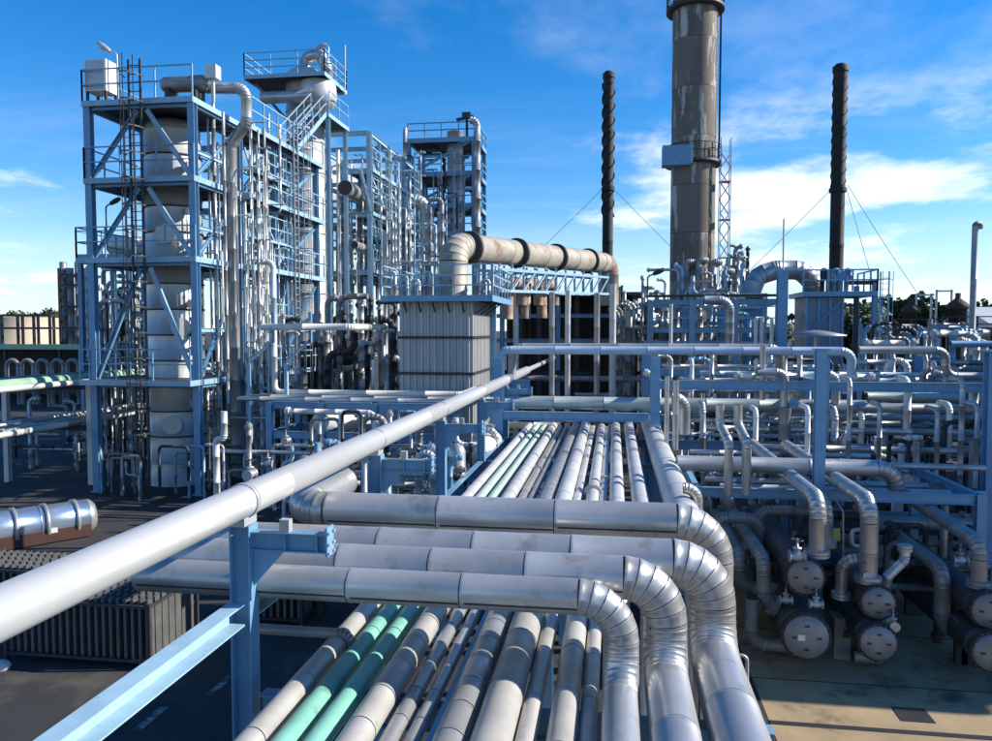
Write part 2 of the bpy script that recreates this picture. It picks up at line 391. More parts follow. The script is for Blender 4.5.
def stair(parent, p, q, w, side, mat=None, n=9):
    """side: unit vector across the flight"""
    mat = mat or LBLUE; p = V(p); q = V(q); s = V(side)
    st = MB(); st.bar(p, q, .05, .22); o = ob('stringer', st, mat, parent)
    st = MB(); st.bar(p+s*w, q+s*w, .05, .22); ob('stringer', st, mat, parent)
    for i in range(1, n):
        c = p.lerp(q, i/n); d = (q-p); d.z = 0; d = d.normalized()*.13
        mb = MB(); mb.prism([(-.13,-.02),(.13,-.02),(.13,.02),(-.13,.02)], c+s*.03, c+s*(w-.03), (0,0,1)); ob('tread', mb, GRATE, parent)
    handrail(parent, [p, q], mat, 1.05, 1.1); handrail(parent, [p+s*w, q+s*w], mat, 1.05, 1.1)
def valve(p, d, r, label, mat=None, up=(0,0,1), group='gate valves'):
    p = V(p); d = V(d).normalized(); u = V(up)
    t = thing('gate_valve', label, 'valve', p-V((0,0,r*1.6)), group); m = mat or GALV
    ob('body', MB().lathe(p-d*r*2.2, d, [(0,r*1.7),(r*.4,r*1.7),(r*.42,r),(r*1.4,r*1.25),(r*2.2,r*1.45),(r*3,r*1.25),(r*3.98,r),(r*4,r*1.7),(r*4.4,r*1.7)], 12), m, t)
    ob('bonnet', MB().lathe(p+u*r*.9, u, [(0,r*1.0),(r*1.2,r*.8),(r*1.25,r*1.3),(r*1.6,r*1.3),(r*1.65,r*.35),(r*4.2,r*.25)], 10), m, t)
    w = ob('handwheel', MB().torus(p+u*r*4.6, u, r*1.6, r*.16, 14, 5), DARK, t)
    sp = MB(); a = u.orthogonal().normalized(); b = u.cross(a)
    for e in (a, b): sp.bar(p+u*r*4.6-e*r*1.5, p+u*r*4.6+e*r*1.5, r*.18)
    ob('spoke', sp, DARK, w)
    return t
def lamp_post(name, label, p, h, arm, tilt=.35, mat=None, head=.55):
    """arm: horizontal vector of the lamp head"""
    p = V(p); t = thing(name, label, 'lamp', p); a = V(arm)
    P = Path([p, p+V((0,0,h)), p+V((0,0,h+.12))+a*.5], .15, 4); mb = MB(); P.tube(mb, 0, P.L, .035, 8); ob('post', mb, mat or GALV, t)
    e = p+V((0,0,h+.12))+a*.5; d = (a.normalized()+V((0,0,tilt))).normalized()
    ob('lamp_head', MB().lathe(e-d*.05, d, [(0,.05),(.06,.09),(head*.6,.12),(head,.09),(head+.05,.03)], 10), mat or GALV, t)
    return t
# ================================================================ THE SETTING
def ground_mat():
    m = M('yard_surface', (.036,.035,.034), (.026,.026,.026), .88, 0, .9, .25, 0, c3=(.085,.076,.062), s3=.5, lo3=.53, hi3=.66)
    return m
g = ob('ground', MB().prism([(-2500,-.5),(2500,-.5),(2500,0),(-2500,0)], (0,-300,0), (0,4000,0)), ground_mat()); g['kind'] = 'structure'
SAND = M('dirt_yard', (.40,.295,.165), (.28,.205,.12), .95, 0, .9, .5, 0, c3=(.085,.07,.055), s3=.55, lo3=.52, hi3=.64, detail=10)
def patch(name, x0, x1, y0, y1, mat, z=.006):
    o = ob(name, MB().box((x0,y0,-.02), (x1,y1,z)), mat); o['kind'] = 'structure'; return o
patch('dirt_yard', 2.4, 30, 4.0, 24.0, SAND)
patch('drain_channel', 2.4, 30, 12.0, 12.12, DARK, .012)
for x in (4.4, 7.2): patch('drain_cover', x, x+.5, 12.4, 12.85, DARK, .014)
for x, y in ((-7.9, 11.2), (-6.3, 8.6)): patch('drain_cover', x, x+.5, y, y+.5, DARK, .012)
for i in range(5): patch('slab_joint', 2.4, 30, 13.6+i*2.3, 13.63+i*2.3, DARK, .009)
WPAINT = M('worn_road_paint', (.30,.30,.28), (.06,.06,.06), .8, 0, 7, lo=.38, hi=.55)
for x, y in ((-7.6, 9.2), (-7.1, 10.4), (-6.6, 11.6)): patch('painted_mark', x, x+.13, y, y+.7, WPAINT, .008)
patch('plinth_slab', -3.0, 1.2, 5.2, 9.6, CONC, .008)

# ================================================================ MAIN PIPE RACK (foreground)
LX = -3.30                                   # line of the long pale pipe and its supports
SUPY = [2.45, 6.5, 10.45, 14.6, 19.2, 23.6]
rk = thing('pipe_rack', 'low blue steel pipe rack carrying the long parallel pipes in the foreground', 'pipe rack', (-.9, 12, 0))
for y in SUPY:
    ob('cross_beam', MB().ibeam((LX+.16,y,2.6), (1.32,y,2.6), .16, .22), BLUE, rk)
    column(rk, 1.05, y, 0, 2.485, .2)
    column(rk, -.9, y, 0, 2.485, .2)
for a, b in zip(SUPY[2:], SUPY[3:]):
    beam(rk, (LX, a+.11, 2.6), (LX, b-.11, 2.6), .14, .2, BLUE, 'edge_beam')
sup_words = ['nearest', 'second nearest', 'third', 'fourth', 'fifth']
ZL = 4.46; RL = .15
for i, y in enumerate(SUPY[1:]):
    t = thing('pipe_support', ['blue steel support in the left foreground with cantilever arm under the long pale pipe',
        'second blue cantilever support along the long pale pipe, arm end plate showing', 'third blue cantilever support along the long pale pipe, beside the rack edge',
        'fourth blue cantilever support along the long pale pipe, standing at rack edge', 'farthest blue cantilever support of the long pale pipe near the cross pipes'][i], 'pipe support', (LX, y, 0), 'supports of the long pale pipe')
    ob('column', MB().ibeam((LX,y,.03), (LX,y,ZL-RL-.06), .18, .19, .014, (1,0,0)), BLUE, t)
    zb = ZL-RL-.2
    ob('arm', MB().ibeam((LX+.1,y,zb), (LX+.80,y,zb), .12, .17, .012), BLUE, t)
    ob('end_plate', MB().box((LX+.802,y-.08,zb-.11), (LX+.822,y+.08,zb+.15)), BLUE, t)
    mb = MB(); x0 = LX+.097; n0 = len(mb.v)
    mb.v += [(x0,y-.012,zb-.087),(x0+.3,y-.012,zb-.087),(x0,y-.012,zb-.42),(x0,y+.012,zb-.087),(x0+.3,y+.012,zb-.087),(x0,y+.012,zb-.42)]
    for q in ((0,2,1),(3,4,5),(0,1,4,3),(1,2,5,4),(2,0,3,5)): mb.face(q)
    ob('gusset', mb, BLUE, t)
    ep = MB()
    for by in (-.06, .06):
        for bz in (-.08, .0, .1): ep.lathe((LX+.822,y+by,zb+bz), (1,0,0), [(0,.016),(.02,.016)], 6)
    ob('bolts', ep, GALV, t)
    sf = MB()
    for bx in (.3, .6): sf.box((LX+.112+bx-.006,y-.056,zb-.072), (LX+.112+bx+.006,y-.01,zb+.072))
    ob('web_stiffener', sf, BLUE, t)
    ob('base_plate', MB().box((LX-.17,y-.17,0),(LX+.17,y+.17,.03)), BLUE, t)
    ob('strap', MB().lathe((LX,y-.03,ZL), (0,1,0), [(0,RL),(0,RL+.012),(.06,RL+.012),(.06,RL)], 28), GALV, t)
    ob('pipe_shoe', MB().box((LX-.07,y-.12,ZL-RL-.06), (LX+.07,y+.12,ZL-RL+.02)), GALV, t)
    ob('guide_block', MB().box((LX+.36,y-.04,zb+.086), (LX+.45,y+.04,zb+.2)), GALV, t)
LPM = M('silver_grey_pipe_paint', (.53,.53,.52), (.47,.47,.46), .36, .3, 1.0, .03, 0, c3=(.38,.37,.35), s3=5, lo3=.64, hi3=.8)
lp = thing('long_pipe', 'long smooth silver-grey pipe running diagonally from left edge into the plant', 'pipe', (LX,14,ZL-RL))
lm = MB(); LP = Path([(LX,-2.5,ZL),(LX,29.5,ZL)], 1); LP.tube(lm, 0, LP.L, RL, 40, [3.9+5.9*i for i in range(5)], bw=.02, bh=1.012); ob('pipe_run', lm, LPM, lp)
ob('reducer', MB().lathe((LX,29.5,ZL), (0,1,0), [(0,RL),(.06,RL*1.0),(.4,.095),(.5,.095)], 24), GALV, lp); ob('tail_run', MB().cyl((LX,30,ZL),(LX,43.5,ZL),.095,16), GALV, lp)
ob_ch = solo('channel_beam', MB().chan((LX-.02,1.2,3.46), (LX-.02,6.38,3.46), .16, .2, .014), LBLUE, 'light blue channel beam running into the nearest pipe support, bottom left', 'beam')
solo('stub_channel', MB().chan((LX-.02,6.62,3.46), (LX-.02,7.5,3.46), .16, .2, .014), LBLUE, 'short light blue channel stub behind the nearest pipe support', 'beam')
# rack pipes: photo columns at rows 735 and 497 give the line of each
def rx(pn, pf, z=2.9): return (WZ(pn, 735, z).x + WZ(pf, 497, z).x)/2
RP = [(222,457,.022,GALV,'thin galvanised conduit at the left edge of the foreground pipe rack',.9),
 (244,466,.080,WEATH,'beige weathered pipe left of the two mint green pipes',1.0),
 (279,479,.070,MINT,'left one of the two mint green pipes on the rack',2.6),
 (311,492,.070,MINT,'right one of the two mint green pipes on the rack',2.6),
 (351,508,.092,WEATH,'beige banded pipe right of the mint green pair',.55),
 (382,521,.054,ALU,'slim bright banded pipe, left of a slim pair on the rack',.5),
 (406,530,.047,ALU,'slim bright banded pipe, right of a slim pair on the rack',.5),
 (451,547,.100,ALU,'thick bright banded pipe right of the blue cable duct',.45),
 (492,564,.115,WEATH,'thickest beige jacketed pipe in the middle of the rack',1.1),
 (526,576,.060,WEATH,'slim beige pipe right of the thickest rack pipe',1.0),
 (564,591,.085,WEATH,'medium beige pipe, second left of the big elbowed pipes',.9),
 (589,602,.055,WEATH,'slim beige pipe directly left of the nearest big elbowed pipe',.9)]
ZR = 2.714
RFL = {382:(14.0,20.1), 526:(13.2,), 564:(17.5,), 244:(15.0,), 589:(19.0,)}
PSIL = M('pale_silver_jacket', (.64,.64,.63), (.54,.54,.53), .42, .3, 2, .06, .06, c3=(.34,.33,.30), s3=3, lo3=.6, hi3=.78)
PMINT = M('sunlit_mint_paint', (.50,.62,.55), (.42,.54,.48), .42, .1, 2, .05, .05)  # lighter mint for far sections, the strong sunlight on them put into colour
for pn, pf, r, mat, lab, sect in RP:
    r *= 1.36
    x = rx(pn, pf); z = ZR+r+.006
    o = pipe('rack_pipe', lab, 'pipe', [(x,-2.5,z), (x,25.6,z), (x,26.4,z-.9)], r, mat, r*3, 18, 4, sect=sect, group='pipes on the rack', flanges=RFL.get(pn, ()))
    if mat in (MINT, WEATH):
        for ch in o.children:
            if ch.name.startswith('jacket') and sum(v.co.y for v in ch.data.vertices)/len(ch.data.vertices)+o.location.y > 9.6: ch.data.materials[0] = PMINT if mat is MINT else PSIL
    # pipe shoes under it stay with the rack
x = rx(428, 538)
cd = thing('cable_duct', 'narrow blue-grey cable duct running between the rack pipes', 'cable duct', (x, 0, ZR))
for i in range(14): ob('duct_cover', MB().box((x-.033,-2.5+i*2+.006,ZR+.004), (x+.033,-2.5+i*2+1.994,ZR+.12)), BLUE, cd)
# far ends of three thicker pipes which end behind the elbows
for (pf, r, lab) in ((617,.14,'grey jacketed pipe reaching back from behind the big elbows, left of three'), (640,.16,'grey jacketed pipe reaching back from behind the big elbows, middle of three'), (675,.27,'fattest grey jacketed pipe along the right rack edge, reaching back')):
    x = WZ(pf, 497, 2.9).x; z = ZR+r+.006
    pipe('rack_pipe', lab, 'pipe', [(x,9.4,.8), (x,9.4,z), (x,25.6,z), (x,26.6,z-1.0)], r, PSIL, r*1.9, 24, 5, sect=1.4, group='pipes on the rack')
# the four big cross pipes with swept elbows
ZLo = 2.90
BIG = [(6.70, 3.67, .155, .08, -4.45, 'nearest of the four big jacketed cross pipes, elbow turning down onto the rack'),
       (7.08, 3.74, .195, .48, -4.40, 'second of the four big jacketed cross pipes, elbow turning down onto the rack'),
       (7.56, 3.76, .222, .95, -4.30, 'third of the four big jacketed cross pipes, widest elbow turning down')]
for y, z, r, x, xl, lab in BIG:
    pipe('cross_pipe', lab, 'pipe', [(xl,y,z), (x,y,z), (x,y,ZLo+r*.2), (x,-2.5,ZLo+r*.2)], r, ALU, .38, 36, 6, sect=.95, group='big jacketed cross pipes', lip=1.012, seam=-22)
pipe('cross_pipe', 'rearmost of the four big jacketed cross pipes, its elbow hidden behind the third', 'pipe',
     [(-3.66,10.1,3.92), (-3.66,8.5,3.92), (1.08,8.5,3.92), (1.08,8.5,.4)], .205, ALU, .40, 36, 6, sect=1.15, group='big jacketed cross pipes', lip=1.012, seam=-22)
# hatch plates on the two nearer vertical legs
# small branch with its elbow above the green pipes
pipe('branch_pipe', 'small grey branch pipe with elbow dropping beside the mint green pipes', 'pipe', route((246,628,7.35), ('x',352), ('z',668)), .052, ALUD, .13, 16, 6, sect=.7)
pipe('vent_hoop', 'small bent vent hoop beside the big elbowed pipe, right', 'pipe', [W(737,672,8.0), W(737,654,8.0), W(747,657,8.0), W(747,690,8.0)], .018, GALV, .05, 8)
pipe('vent_stub', 'short pale elbowed stub rising right of the rack edge', 'pipe', route((683,488,13.0), ('x',697), ('z',560)), .095, ALU, .2, 14, 6, sect=.5)

# ================================================================ LEFT FOREGROUND
FINM = M('fin_paint', (.13,.13,.128), (.09,.09,.088), .5, .2, 3, .04, .1)
def radiator(label, x0, x1, y0, y1, z1, nx, ny):
    t = thing('cooling_radiator', label, 'radiator', ((x0+x1)/2, (y0+y1)/2, 0))
    fr = MB()
    for z in (.14, z1-.06):
        fr.bar((x0,y0,z), (x1,y0,z), .05); fr.bar((x0,y1,z), (x1,y1,z), .05); fr.bar((x0,y0,z), (x0,y1,z), .05); fr.bar((x1,y0,z), (x1,y1,z), .05)
    for x in (x0, x1):
        for y in (y0, y1): fr.bar((x,y,0), (x,y,z1), .06)
    ob('frame', fr, DARK, t)
    for i in range(nx):
        x = x0+(x1-x0)*(i+.5)/nx
        mb = MB()
        for j in range(ny):
            y = y0+.03+(y1-y0-.06)*(j+.5)/ny; d = (y1-y0)/ny*.42
            mb.prism([(-.028,-d),(.028,-d),(.028,d),(-.028,d)], (x,y,.1), (x,y,z1-.05), (0,1,0))
            mb.prism([(-.028,-d),(.028,-d),(.0,d)], (x,y,z1-.05), (x,y,z1+.05), (0,1,0))
        ob('fin', mb, FINM, t)
    return t
radiator('dark finned cooling radiator bank standing on the yard, bottom left', -10.9, -8.06, 12.33, 13.9, 1.18, 20, 7)
radiator('second finned radiator bank at the left edge behind the nearer one', -14.2, -11.6, 13.9, 15.0, 1.15, 16, 4)
radiator('finned radiator bank partly hidden behind the near cross pipes', -7.4, -6.2, 14.6, 15.8, 1.0, 8, 5)
DP = W(86, 516, 20.5); DQ = WZ(-75, 541, DP.z); dd = (DP-DQ).normalized(); dz = DP.z; dl = (DP-DQ).length
tk = pipe('horizontal_drum', 'shiny sky-tinted horizontal jacketed drum with raised bands at the left edge', 'drum', [DQ, DP], .50, M('sky_tinted_drum_jacket', (.46,.58,.76), (.38,.49,.66), .24, .8, 2, .05, .04), n=40, sect=1.36, lip=1.03)  # blue base colour carries the sky's reflection on the metal jacket
ob('end_dome', MB().lathe(DP, dd, [(0,.5),(.1,.48),(.2,.38),(.26,.2),(.28,.02)], 28), ALU, tk)
for f in (.1, .3, .5, .7, .9): ob('stiffener_band', MB().lathe(DQ+dd*(dl*f), dd, [(0,.5),(0,.545),(.1,.545),(.1,.5)], 40), ALU, tk)
sd_ = V((dd.y,-dd.x,0))
for f in (.25, .8): ob('saddle', MB().bar(DQ+dd*(dl*f)-sd_*.36-V((0,0,dz*.5+.1)), DQ+dd*(dl*f)+sd_*.36-V((0,0,dz*.5+.1)), .3, max(.3, dz-.35)), DARK, tk)
ob('side_panel', MB().bar(DQ+sd_*.45-V((0,0,dz*.55)), DP+sd_*.45-V((0,0,dz*.55)), .05, dz*.75), RED, tk)
ob('nameplate', MB().bar(DQ+dd*(dl*.72)+sd_*.485-V((0,0,dz*.3)), DQ+dd*(dl*.77)+sd_*.485-V((0,0,dz*.3)), .01, .14), WHIT, tk)
solo('white_bag', MB().lathe((-10.74,11.95,0), (.1,0,1), [(0,.17),(.05,.21),(.11,.17),(.15,.08),(.17,.02)], 12), WHIT, 'small white sack lying on the yard at the left edge', 'sack')
# ================================================================ LEFT PROCESS TOWER
YF = 26.0
TXL, TXR = XX(92, YF, 250), XX(195, YF, 250)
LV = [ZZ(380, YF, 150), ZZ(258, YF, 150), ZZ(178, YF, 150), ZZ(100, YF, 150)]
TY = [YF, 29.4, 32.6, 37.5]
t1 = frame('process_tower', 'tall blue steel tower at left with platforms round the broad pale column', 'tower', [TXL, TXR], TY, [z-.16 for z in LV], LV[3]-.02, .25, .24)
xm = (TXL+TXR)/2
for z0, z1 in zip([0]+LV[:3], LV):
    if z0 > 0:
        brace(t1, (TXL+.1, YF-.02, z0+.05), (xm-.1, YF-.02, z1-.35), .16); brace(t1, (TXR-.1, YF-.02, z0+.05), (xm+.3, YF-.02, z1-.35), .16, LBLUE)
    for a, b in zip(TY, TY[1:]):
        if z0 > 0: brace(t1, (TXR, a+.15, z0+.05), (TXR, b-.15, z1-.35), .14)
for i, z in enumerate(LV):
    x0 = TXL-.15 if i != 1 else TXL-.55
    deck(t1, x0, TXR+.12, YF-.18 if i else YF-.7, 29.4, z); deck(t1, TXR-1.2, TXR+.45, 29.4, 37.5, z)
    handrail(t1, [(x0+.03, YF-.15 if i else YF-.67, z+.03), (TXR+.1, YF-.15 if i else YF-.67, z+.03)], BLUE if i < 3 else None)
    handrail(t1, [(x0+.03, YF-.15, z+.03), (x0+.03, 29.3, z+.03)], BLUE)
    handrail(t1, [(TXR+.43, 29.5, z+.03), (TXR+.43, 37.4, z+.03)])
# ladder with two dark stringers on the front
lx = XX(141, YF-.3, 250); ladder(t1, lx, YF-.45, .1, LV[3]+1.3, .44, 'x', True, DARK)
ladder(t1, XX(127, YF+1.2, 200), YF+1.4, LV[1], LV[3]+.2, .4, 'x', False, GALV)
# crow's cabinet and lamp on the top deck
zt = LV[3]
cb = thing('control_cabinet', 'pale grey box cabinet on legs at the top left tower corner', 'cabinet', W(101, 95, YF+.3))
c = W(101, 95, YF+.3)
ob('cabinet_body', MB().box((c.x-.42,c.y-.3,zt+.42), (c.x+.42,c.y+.4,zt+1.55)), WHIT, cb)
ob('cabinet_door', MB().box((c.x-.37,c.y-.318,zt+.48), (c.x+.37,c.y-.304,zt+1.49)), GALV, cb)
for dx in (-.36, .36):
    for dy in (-.24, .34): ob('leg', MB().box((c.x+dx-.04,c.y+dy-.04,zt+.0), (c.x+dx+.04,c.y+dy+.04,zt+.42)), DARK, cb)
lamp_post('tower_lamp', 'floodlight on a bent pole above the top left tower corner', W(118, 96, YF+.2), 1.5, (-.62,0,0), .7)
lamp_post('tower_lamp', 'floodlight on pole beside the small rear platform left of the tower', W(107, 250, 33), 2.0, (.5,0,0), .5, DARK)
lamp_post('tower_lamp', 'pale floodlight on top of the second column platform', W(329, 80, 39), 1.7, (-.35,0,0), -.4)
# broad column inside the tower
V1X, V1Y, V1R = XX(175, 28.2, 300), 28.25, 1.03
v1 = pipe('process_column', 'broad pale banded process column inside the near left tower', 'column', [(V1X,V1Y,.9), (V1X,V1Y,zt-.6)], V1R, SHELL, n=40, sect=.98, lip=1.022)
ob('skirt', MB().lathe((V1X,V1Y,0), (0,0,1), [(0,V1R*1.1),(.08,V1R*1.1),(.1,V1R*1.03),(.9,V1R*.99)], 36), SHELL, v1)
ob('top_head', MB().lathe((V1X,V1Y,zt-.6), (0,0,1), [(0,V1R),(.2,V1R*.95),(.38,V1R*.78),(.5,V1R*.5),(.56,V1R*.1)], 32), SHELL, v1)
for k in range(1, 13): ob('stiffener_ring', MB().lathe((V1X,V1Y,.9+k*(zt-1.5)/13.0), (0,0,1), [(0,V1R*.99),(0,V1R*1.05),(.05,V1R*1.05),(.05,V1R*.99)], 40), DARK, v1)
for zz, a in ((2.4,-1.2), (6.1,-.9), (9.6,-1.3)):
    d = V((math.cos(a), math.sin(a), 0)); p = V((V1X,V1Y,zz))+d*V1R
    ob('manway', MB().lathe(p-d*.05, d, [(0,.28),(.22,.28),(.22,.36),(.32,.36)], 18), SHELL, v1)
for zz in (3.2, 7.0, 10.5, 12.2):
    a = -.6; d = V((math.cos(a), math.sin(a), 0)); p = V((V1X,V1Y,zz))+d*V1R
    ob('nozzle', MB().lathe(p-d*.05, d, [(0,.09),(.25,.09),(.25,.16),(.33,.16)], 12), SHELL, v1)
# big downcomer with the dog-leg
q = [W(206,88,28.4), W(246,88,28.4), W(248,122,28.4), W(231,146,28.4), W(234,476,28.4)]
q[2].x = q[1].x; q[4].x = q[3].x
pipe('downcomer', 'big bright downcomer pipe with dog-leg on the right side of the left tower', 'pipe', q, .21, ALU, .42, 24, 7, sect=1.3)
pipe('side_riser', 'left slim riser between tower corner and the big downcomer', 'pipe', route((213,104,27.6), ('z',430)), .075, ALU, n=10, bands=1.6)
pipe('side_riser', 'right slim riser touching the left of the big downcomer', 'pipe', route((223,112,27.4), ('z',425)), .065, ALU, n=10, bands=1.6)
for i, (px, y0, y1, Y, r, lab) in enumerate((
  (251,150,402,29.3,.06,'thin riser immediately right of the big downcomer'), (258,130,300,30,.05,'second thin riser right of the big downcomer'),
  (264,128,330,30.6,.055,'third thin riser right of the big downcomer, before platform posts'), (245,200,410,29.6,.045,'thinnest riser hidden behind the big downcomer edge'),
  (290,190,300,34,.06,'short riser under the second platform of the left tower'), (298,250,400,35,.07,'riser beside the second column base'),
  (338,150,395,41,.10,'pale riser right of the second column'), (345,185,390,42,.08,'slim riser right of the second column, beyond the pale one'),
  (360,170,300,44,.09,'riser behind the first tall blue portal frame'), (376,190,300,46,.08,'riser between first and second tall portal frame'),
  (392,205,300,48,.09,'riser between second and third tall portal frame'), (408,215,300,50,.10,'riser behind the third tall portal frame'))):
    pipe('side_riser', lab, 'pipe', route((px,y0,Y), ('z',y1)), r, random.choice((ALU,ALUD,WHIT)), n=10, bands=1.4)
# hairpin in front of the right bay, feeding the bridge of pipes
pipe('hairpin_pipe', 'white pipe dropping from an elbow and running right along the low bridge', 'pipe', route((261,262,25.6), ('x',273), ('z',392), ('x',462), ('Y',28)), .10, WHIT, .22, 14, 6, bands=1.8)
pipe('bracket_pipe', 'white horizontal pipe on two blue brackets in front of the second column', 'pipe', route((262,327,25.2), ('x',352), ('Y',29)), .115, WHIT, .25, 14, 5, bands=1.5)
for i, px in enumerate((271, 308)):
    a = W(px, 312, 25.2); b = W(px, 340, 25.2); t = thing('pipe_bracket', ['left blue strut bracket holding the white horizontal pipe', 'right blue strut bracket holding the white horizontal pipe'][i], 'bracket', b)
    ob('upright', MB().box((a.x-.05,a.y+.13,b.z-.1), (a.x+.05,a.y+.22,a.z)), BLUE, t); ob('seat_plate', MB().box((a.x-.07,a.y-.14,ZZ(331,25.2,px)-.06), (a.x+.07,a.y+.13,ZZ(331,25.2,px))), BLUE, t)
    ob('strut', MB().bar(b+V((0,.17,0)), W(px-24, 362, 25.2)+V((0,.17,0)), .08), LBLUE, t)
    ob('post', MB().bar(W(px-24, 362, 25.2)+V((0,.17,-.05)), V((W(px-24,362,25.2).x, 25.37, 0)), .12), LBLUE, t)
# second column
V2X, V2Y, V2R = XX(307, 39.6, 250), 39.6, .98
zp = ZZ(84, 39.6, 300)
v2 = pipe('process_column', 'second pale column behind the stairs with the railed crown platform', 'column', [(V2X,V2Y,0), (V2X,V2Y,zp+.25)], V2R, SHELL, n=36, sect=1.25, lip=1.02)
ob('top_head', MB().lathe((V2X,V2Y,zp+.25), (0,0,1), [(0,V2R),(.22,V2R*.94),(.4,V2R*.75),(.52,V2R*.45),(.57,V2R*.1)], 30), SHELL, v2)
for k in range(1, 12): ob('stiffener_ring', MB().lathe((V2X,V2Y,k*zp/12), (0,0,1), [(0,V2R*.99),(0,V2R*1.045),(.06,V2R*1.045),(.06,V2R*.99)], 36), GALV, v2)
deck(v2, V2X-2.6, V2X+1.75, V2Y-1.7, V2Y+1.6, zp); x0, x1, y0, y1 = V2X-2.57, V2X+1.72, V2Y-1.67, V2Y+1.57
handrail(v2, [(x0,y0,zp+.03),(x1,y0,zp+.03)], mid=3); handrail(v2, [(x1,y0,zp+.03),(x1,y1,zp+.03)], mid=3); handrail(v2, [(x1,y1,zp+.03),(x0,y1,zp+.03)], mid=3); handrail(v2, [(x0,y1,zp+.03),(x0,y0,zp+.03)], mid=3)
for dx in (-2.3, 1.5): brace(v2, (V2X+dx, V2Y-1.0, zp-.2), (V2X+(.9 if dx > 0 else -.9), V2Y-.4, zp-1.9), .14)
solo('crown_belly', MB().lathe((V2X+.9,V2Y-.5,zp-1.6), (0,0,1), [(0,.05),(.05,.5),(.25,.85),(.7,1.0),(1.2,.95),(1.45,.9)], 24), SHELL, 'bulging pale cap under the second column platform', 'vessel cap')
pipe('overhead_line', 'thick pale gooseneck arching over the second column platform', 'pipe', [(V2X,V2Y,zp+.7),(V2X,V2Y,zp+1.35),(V2X+1.0,V2Y-.4,zp+1.35),(V2X+1.45,V2Y-.6,zp+.6),(V2X+1.45,V2Y-.6,zp-1.2)], .3, ALU, .5, 20, 7, sect=.8)
pipe('overhead_line', 'pale horizontal header below the second column platform', 'pipe', route((262,98,38), ('x',312)), .3, ALU, n=18, sect=1.0)
solo('mast', MB().cyl(W(345,95,40), W(345,45,40), .035, 8), GALV, 'thin mast right of the second column platform', 'mast')
# stair from the tower top deck to the column platform
st = thing('stairway', 'light blue steel stairway climbing to the second column platform', 'stairs', W(293,158,34.2))
stair(st, (TXR+.55, 34.0, LV[3]+.05), (TXR+.55, 37.6, LV[3]+2.55), .8, (-1,0,0), LBLUE, 11)
deck(st, TXR-.4, TXR+.7, 37.6, 40.6, LV[3]+2.6); handrail(st, [(TXR+.68,37.65,LV[3]+2.63),(TXR+.68,40.5,LV[3]+2.63)])
column(st, TXR+.55, 37.85, 0, LV[3]+2.45, .2, LBLUE); column(st, TXR+.55, 40.4, 0, LV[3]+2.45, .2, LBLUE)
# horizontal drum and small kit on the top deck
dr = thing('top_drum', 'grey horizontal drum lying on the top deck of the left tower', 'drum', W(186,98,28)); c = W(186,84,28)
ob('shell', MB().lathe(c-V((1.0,0,0)), (1,0,0), [(0,.08),(.06,.24),(.18,.30),(1.7,.30),(1.82,.24),(1.88,.08)], 18), ALUD, dr)
for dx in (-.6, .5): ob('saddle', MB().box((c.x+dx-.08,c.y-.35,zt+.002), (c.x+dx+.08,c.y+.35,c.z-.2)), DARK, dr)
c = W(213,78,28); bx = solo('junction_box', MB().box((c.x-.22,c.y-.2,c.z-.05), (c.x+.22,c.y+.2,c.z+.45)).bar((c.x,c.y,zt), (c.x,c.y,c.z-.05), .1), WHIT, 'small white box on a post at the top deck right corner', 'junction box')
# clutter of valves, platforms and pipe stubs behind the tower
t2 = frame('portal_frame', 'row of tall light blue portal frames stepping back behind the second column', 'frame', [-17.6, -13.5], [42.0, 45.6, 48.8, 52.6], [9.2, 12.4, 14.8, 16.9], 17.0, .26, .24, LBLUE)
for z in (9.2, 12.4):
    deck(t2, -14.9, -13.3, 42.0, 52.6, z+.16); handrail(t2, [(-13.33,42,z+.2),(-13.33,52.5,z+.2)])
brace(t2, (-13.45,42.2,16.6), (-13.45,45.4,12.6), .2, LBLUE); brace(t2, (-13.45,40.2,14.6), (-13.45,44.6,9.4), .24, LBLUE)
pipe('sloping_header', 'fat pale header running back through the tall portal frames', 'pipe', [(-14.3,40.2,13.6),(-14.3,55,13.6)], .42, ALU, n=20, sect=1.6)
pipe('sloping_header', 'brown weathered header under the portal frame walkway', 'pipe', [(-13.9,40.5,10.6),(-13.9,55,10.6)], .22, WEATH, n=14, sect=2)
pipe('overhead_line', 'white inverted elbow pipe at the far end of the portal frames', 'pipe', route((409,200,52), ('x',426), ('z',262)), .42, ALU, .9, 20, 7, sect=1.0)
# small platforms left behind the tower
t3 = frame('rear_platform', 'small blue railed platform seen left of the tower front column', 'platform', [XX(80,34,250), XX(128,34,250)], [34, 36.5], [5.2, ZZ(255,34,100)-.15], ZZ(255,34,100)-.04, .2, .2)
z = ZZ(255,34,100); x0, x1 = XX(78,34,250), XX(130,34,250); deck(t3, x0, x1, 33.8, 36.7, z, BLUE)
handrail(t3, [(x0,33.85,z+.03),(x1,33.85,z+.03)], BLUE); handrail(t3, [(x0,33.85,z+.03),(x0,36.6,z+.03)], BLUE)
c = W(122,240,35); solo('small_drum', MB().lathe((c.x-.7,c.y,z+.55), (1,0,0), [(0,.1),(.08,.4),(.2,.5),(1.6,.5),(1.72,.4),(1.8,.1)], 18).box((c.x-.3,c.y-.3,z+.002),(c.x-.15,c.y+.3,z+.3)).box((c.x+.4,c.y-.3,z+.002),(c.x+.55,c.y+.3,z+.3)), WHIT, 'white horizontal drum on the small rear platform', 'drum')
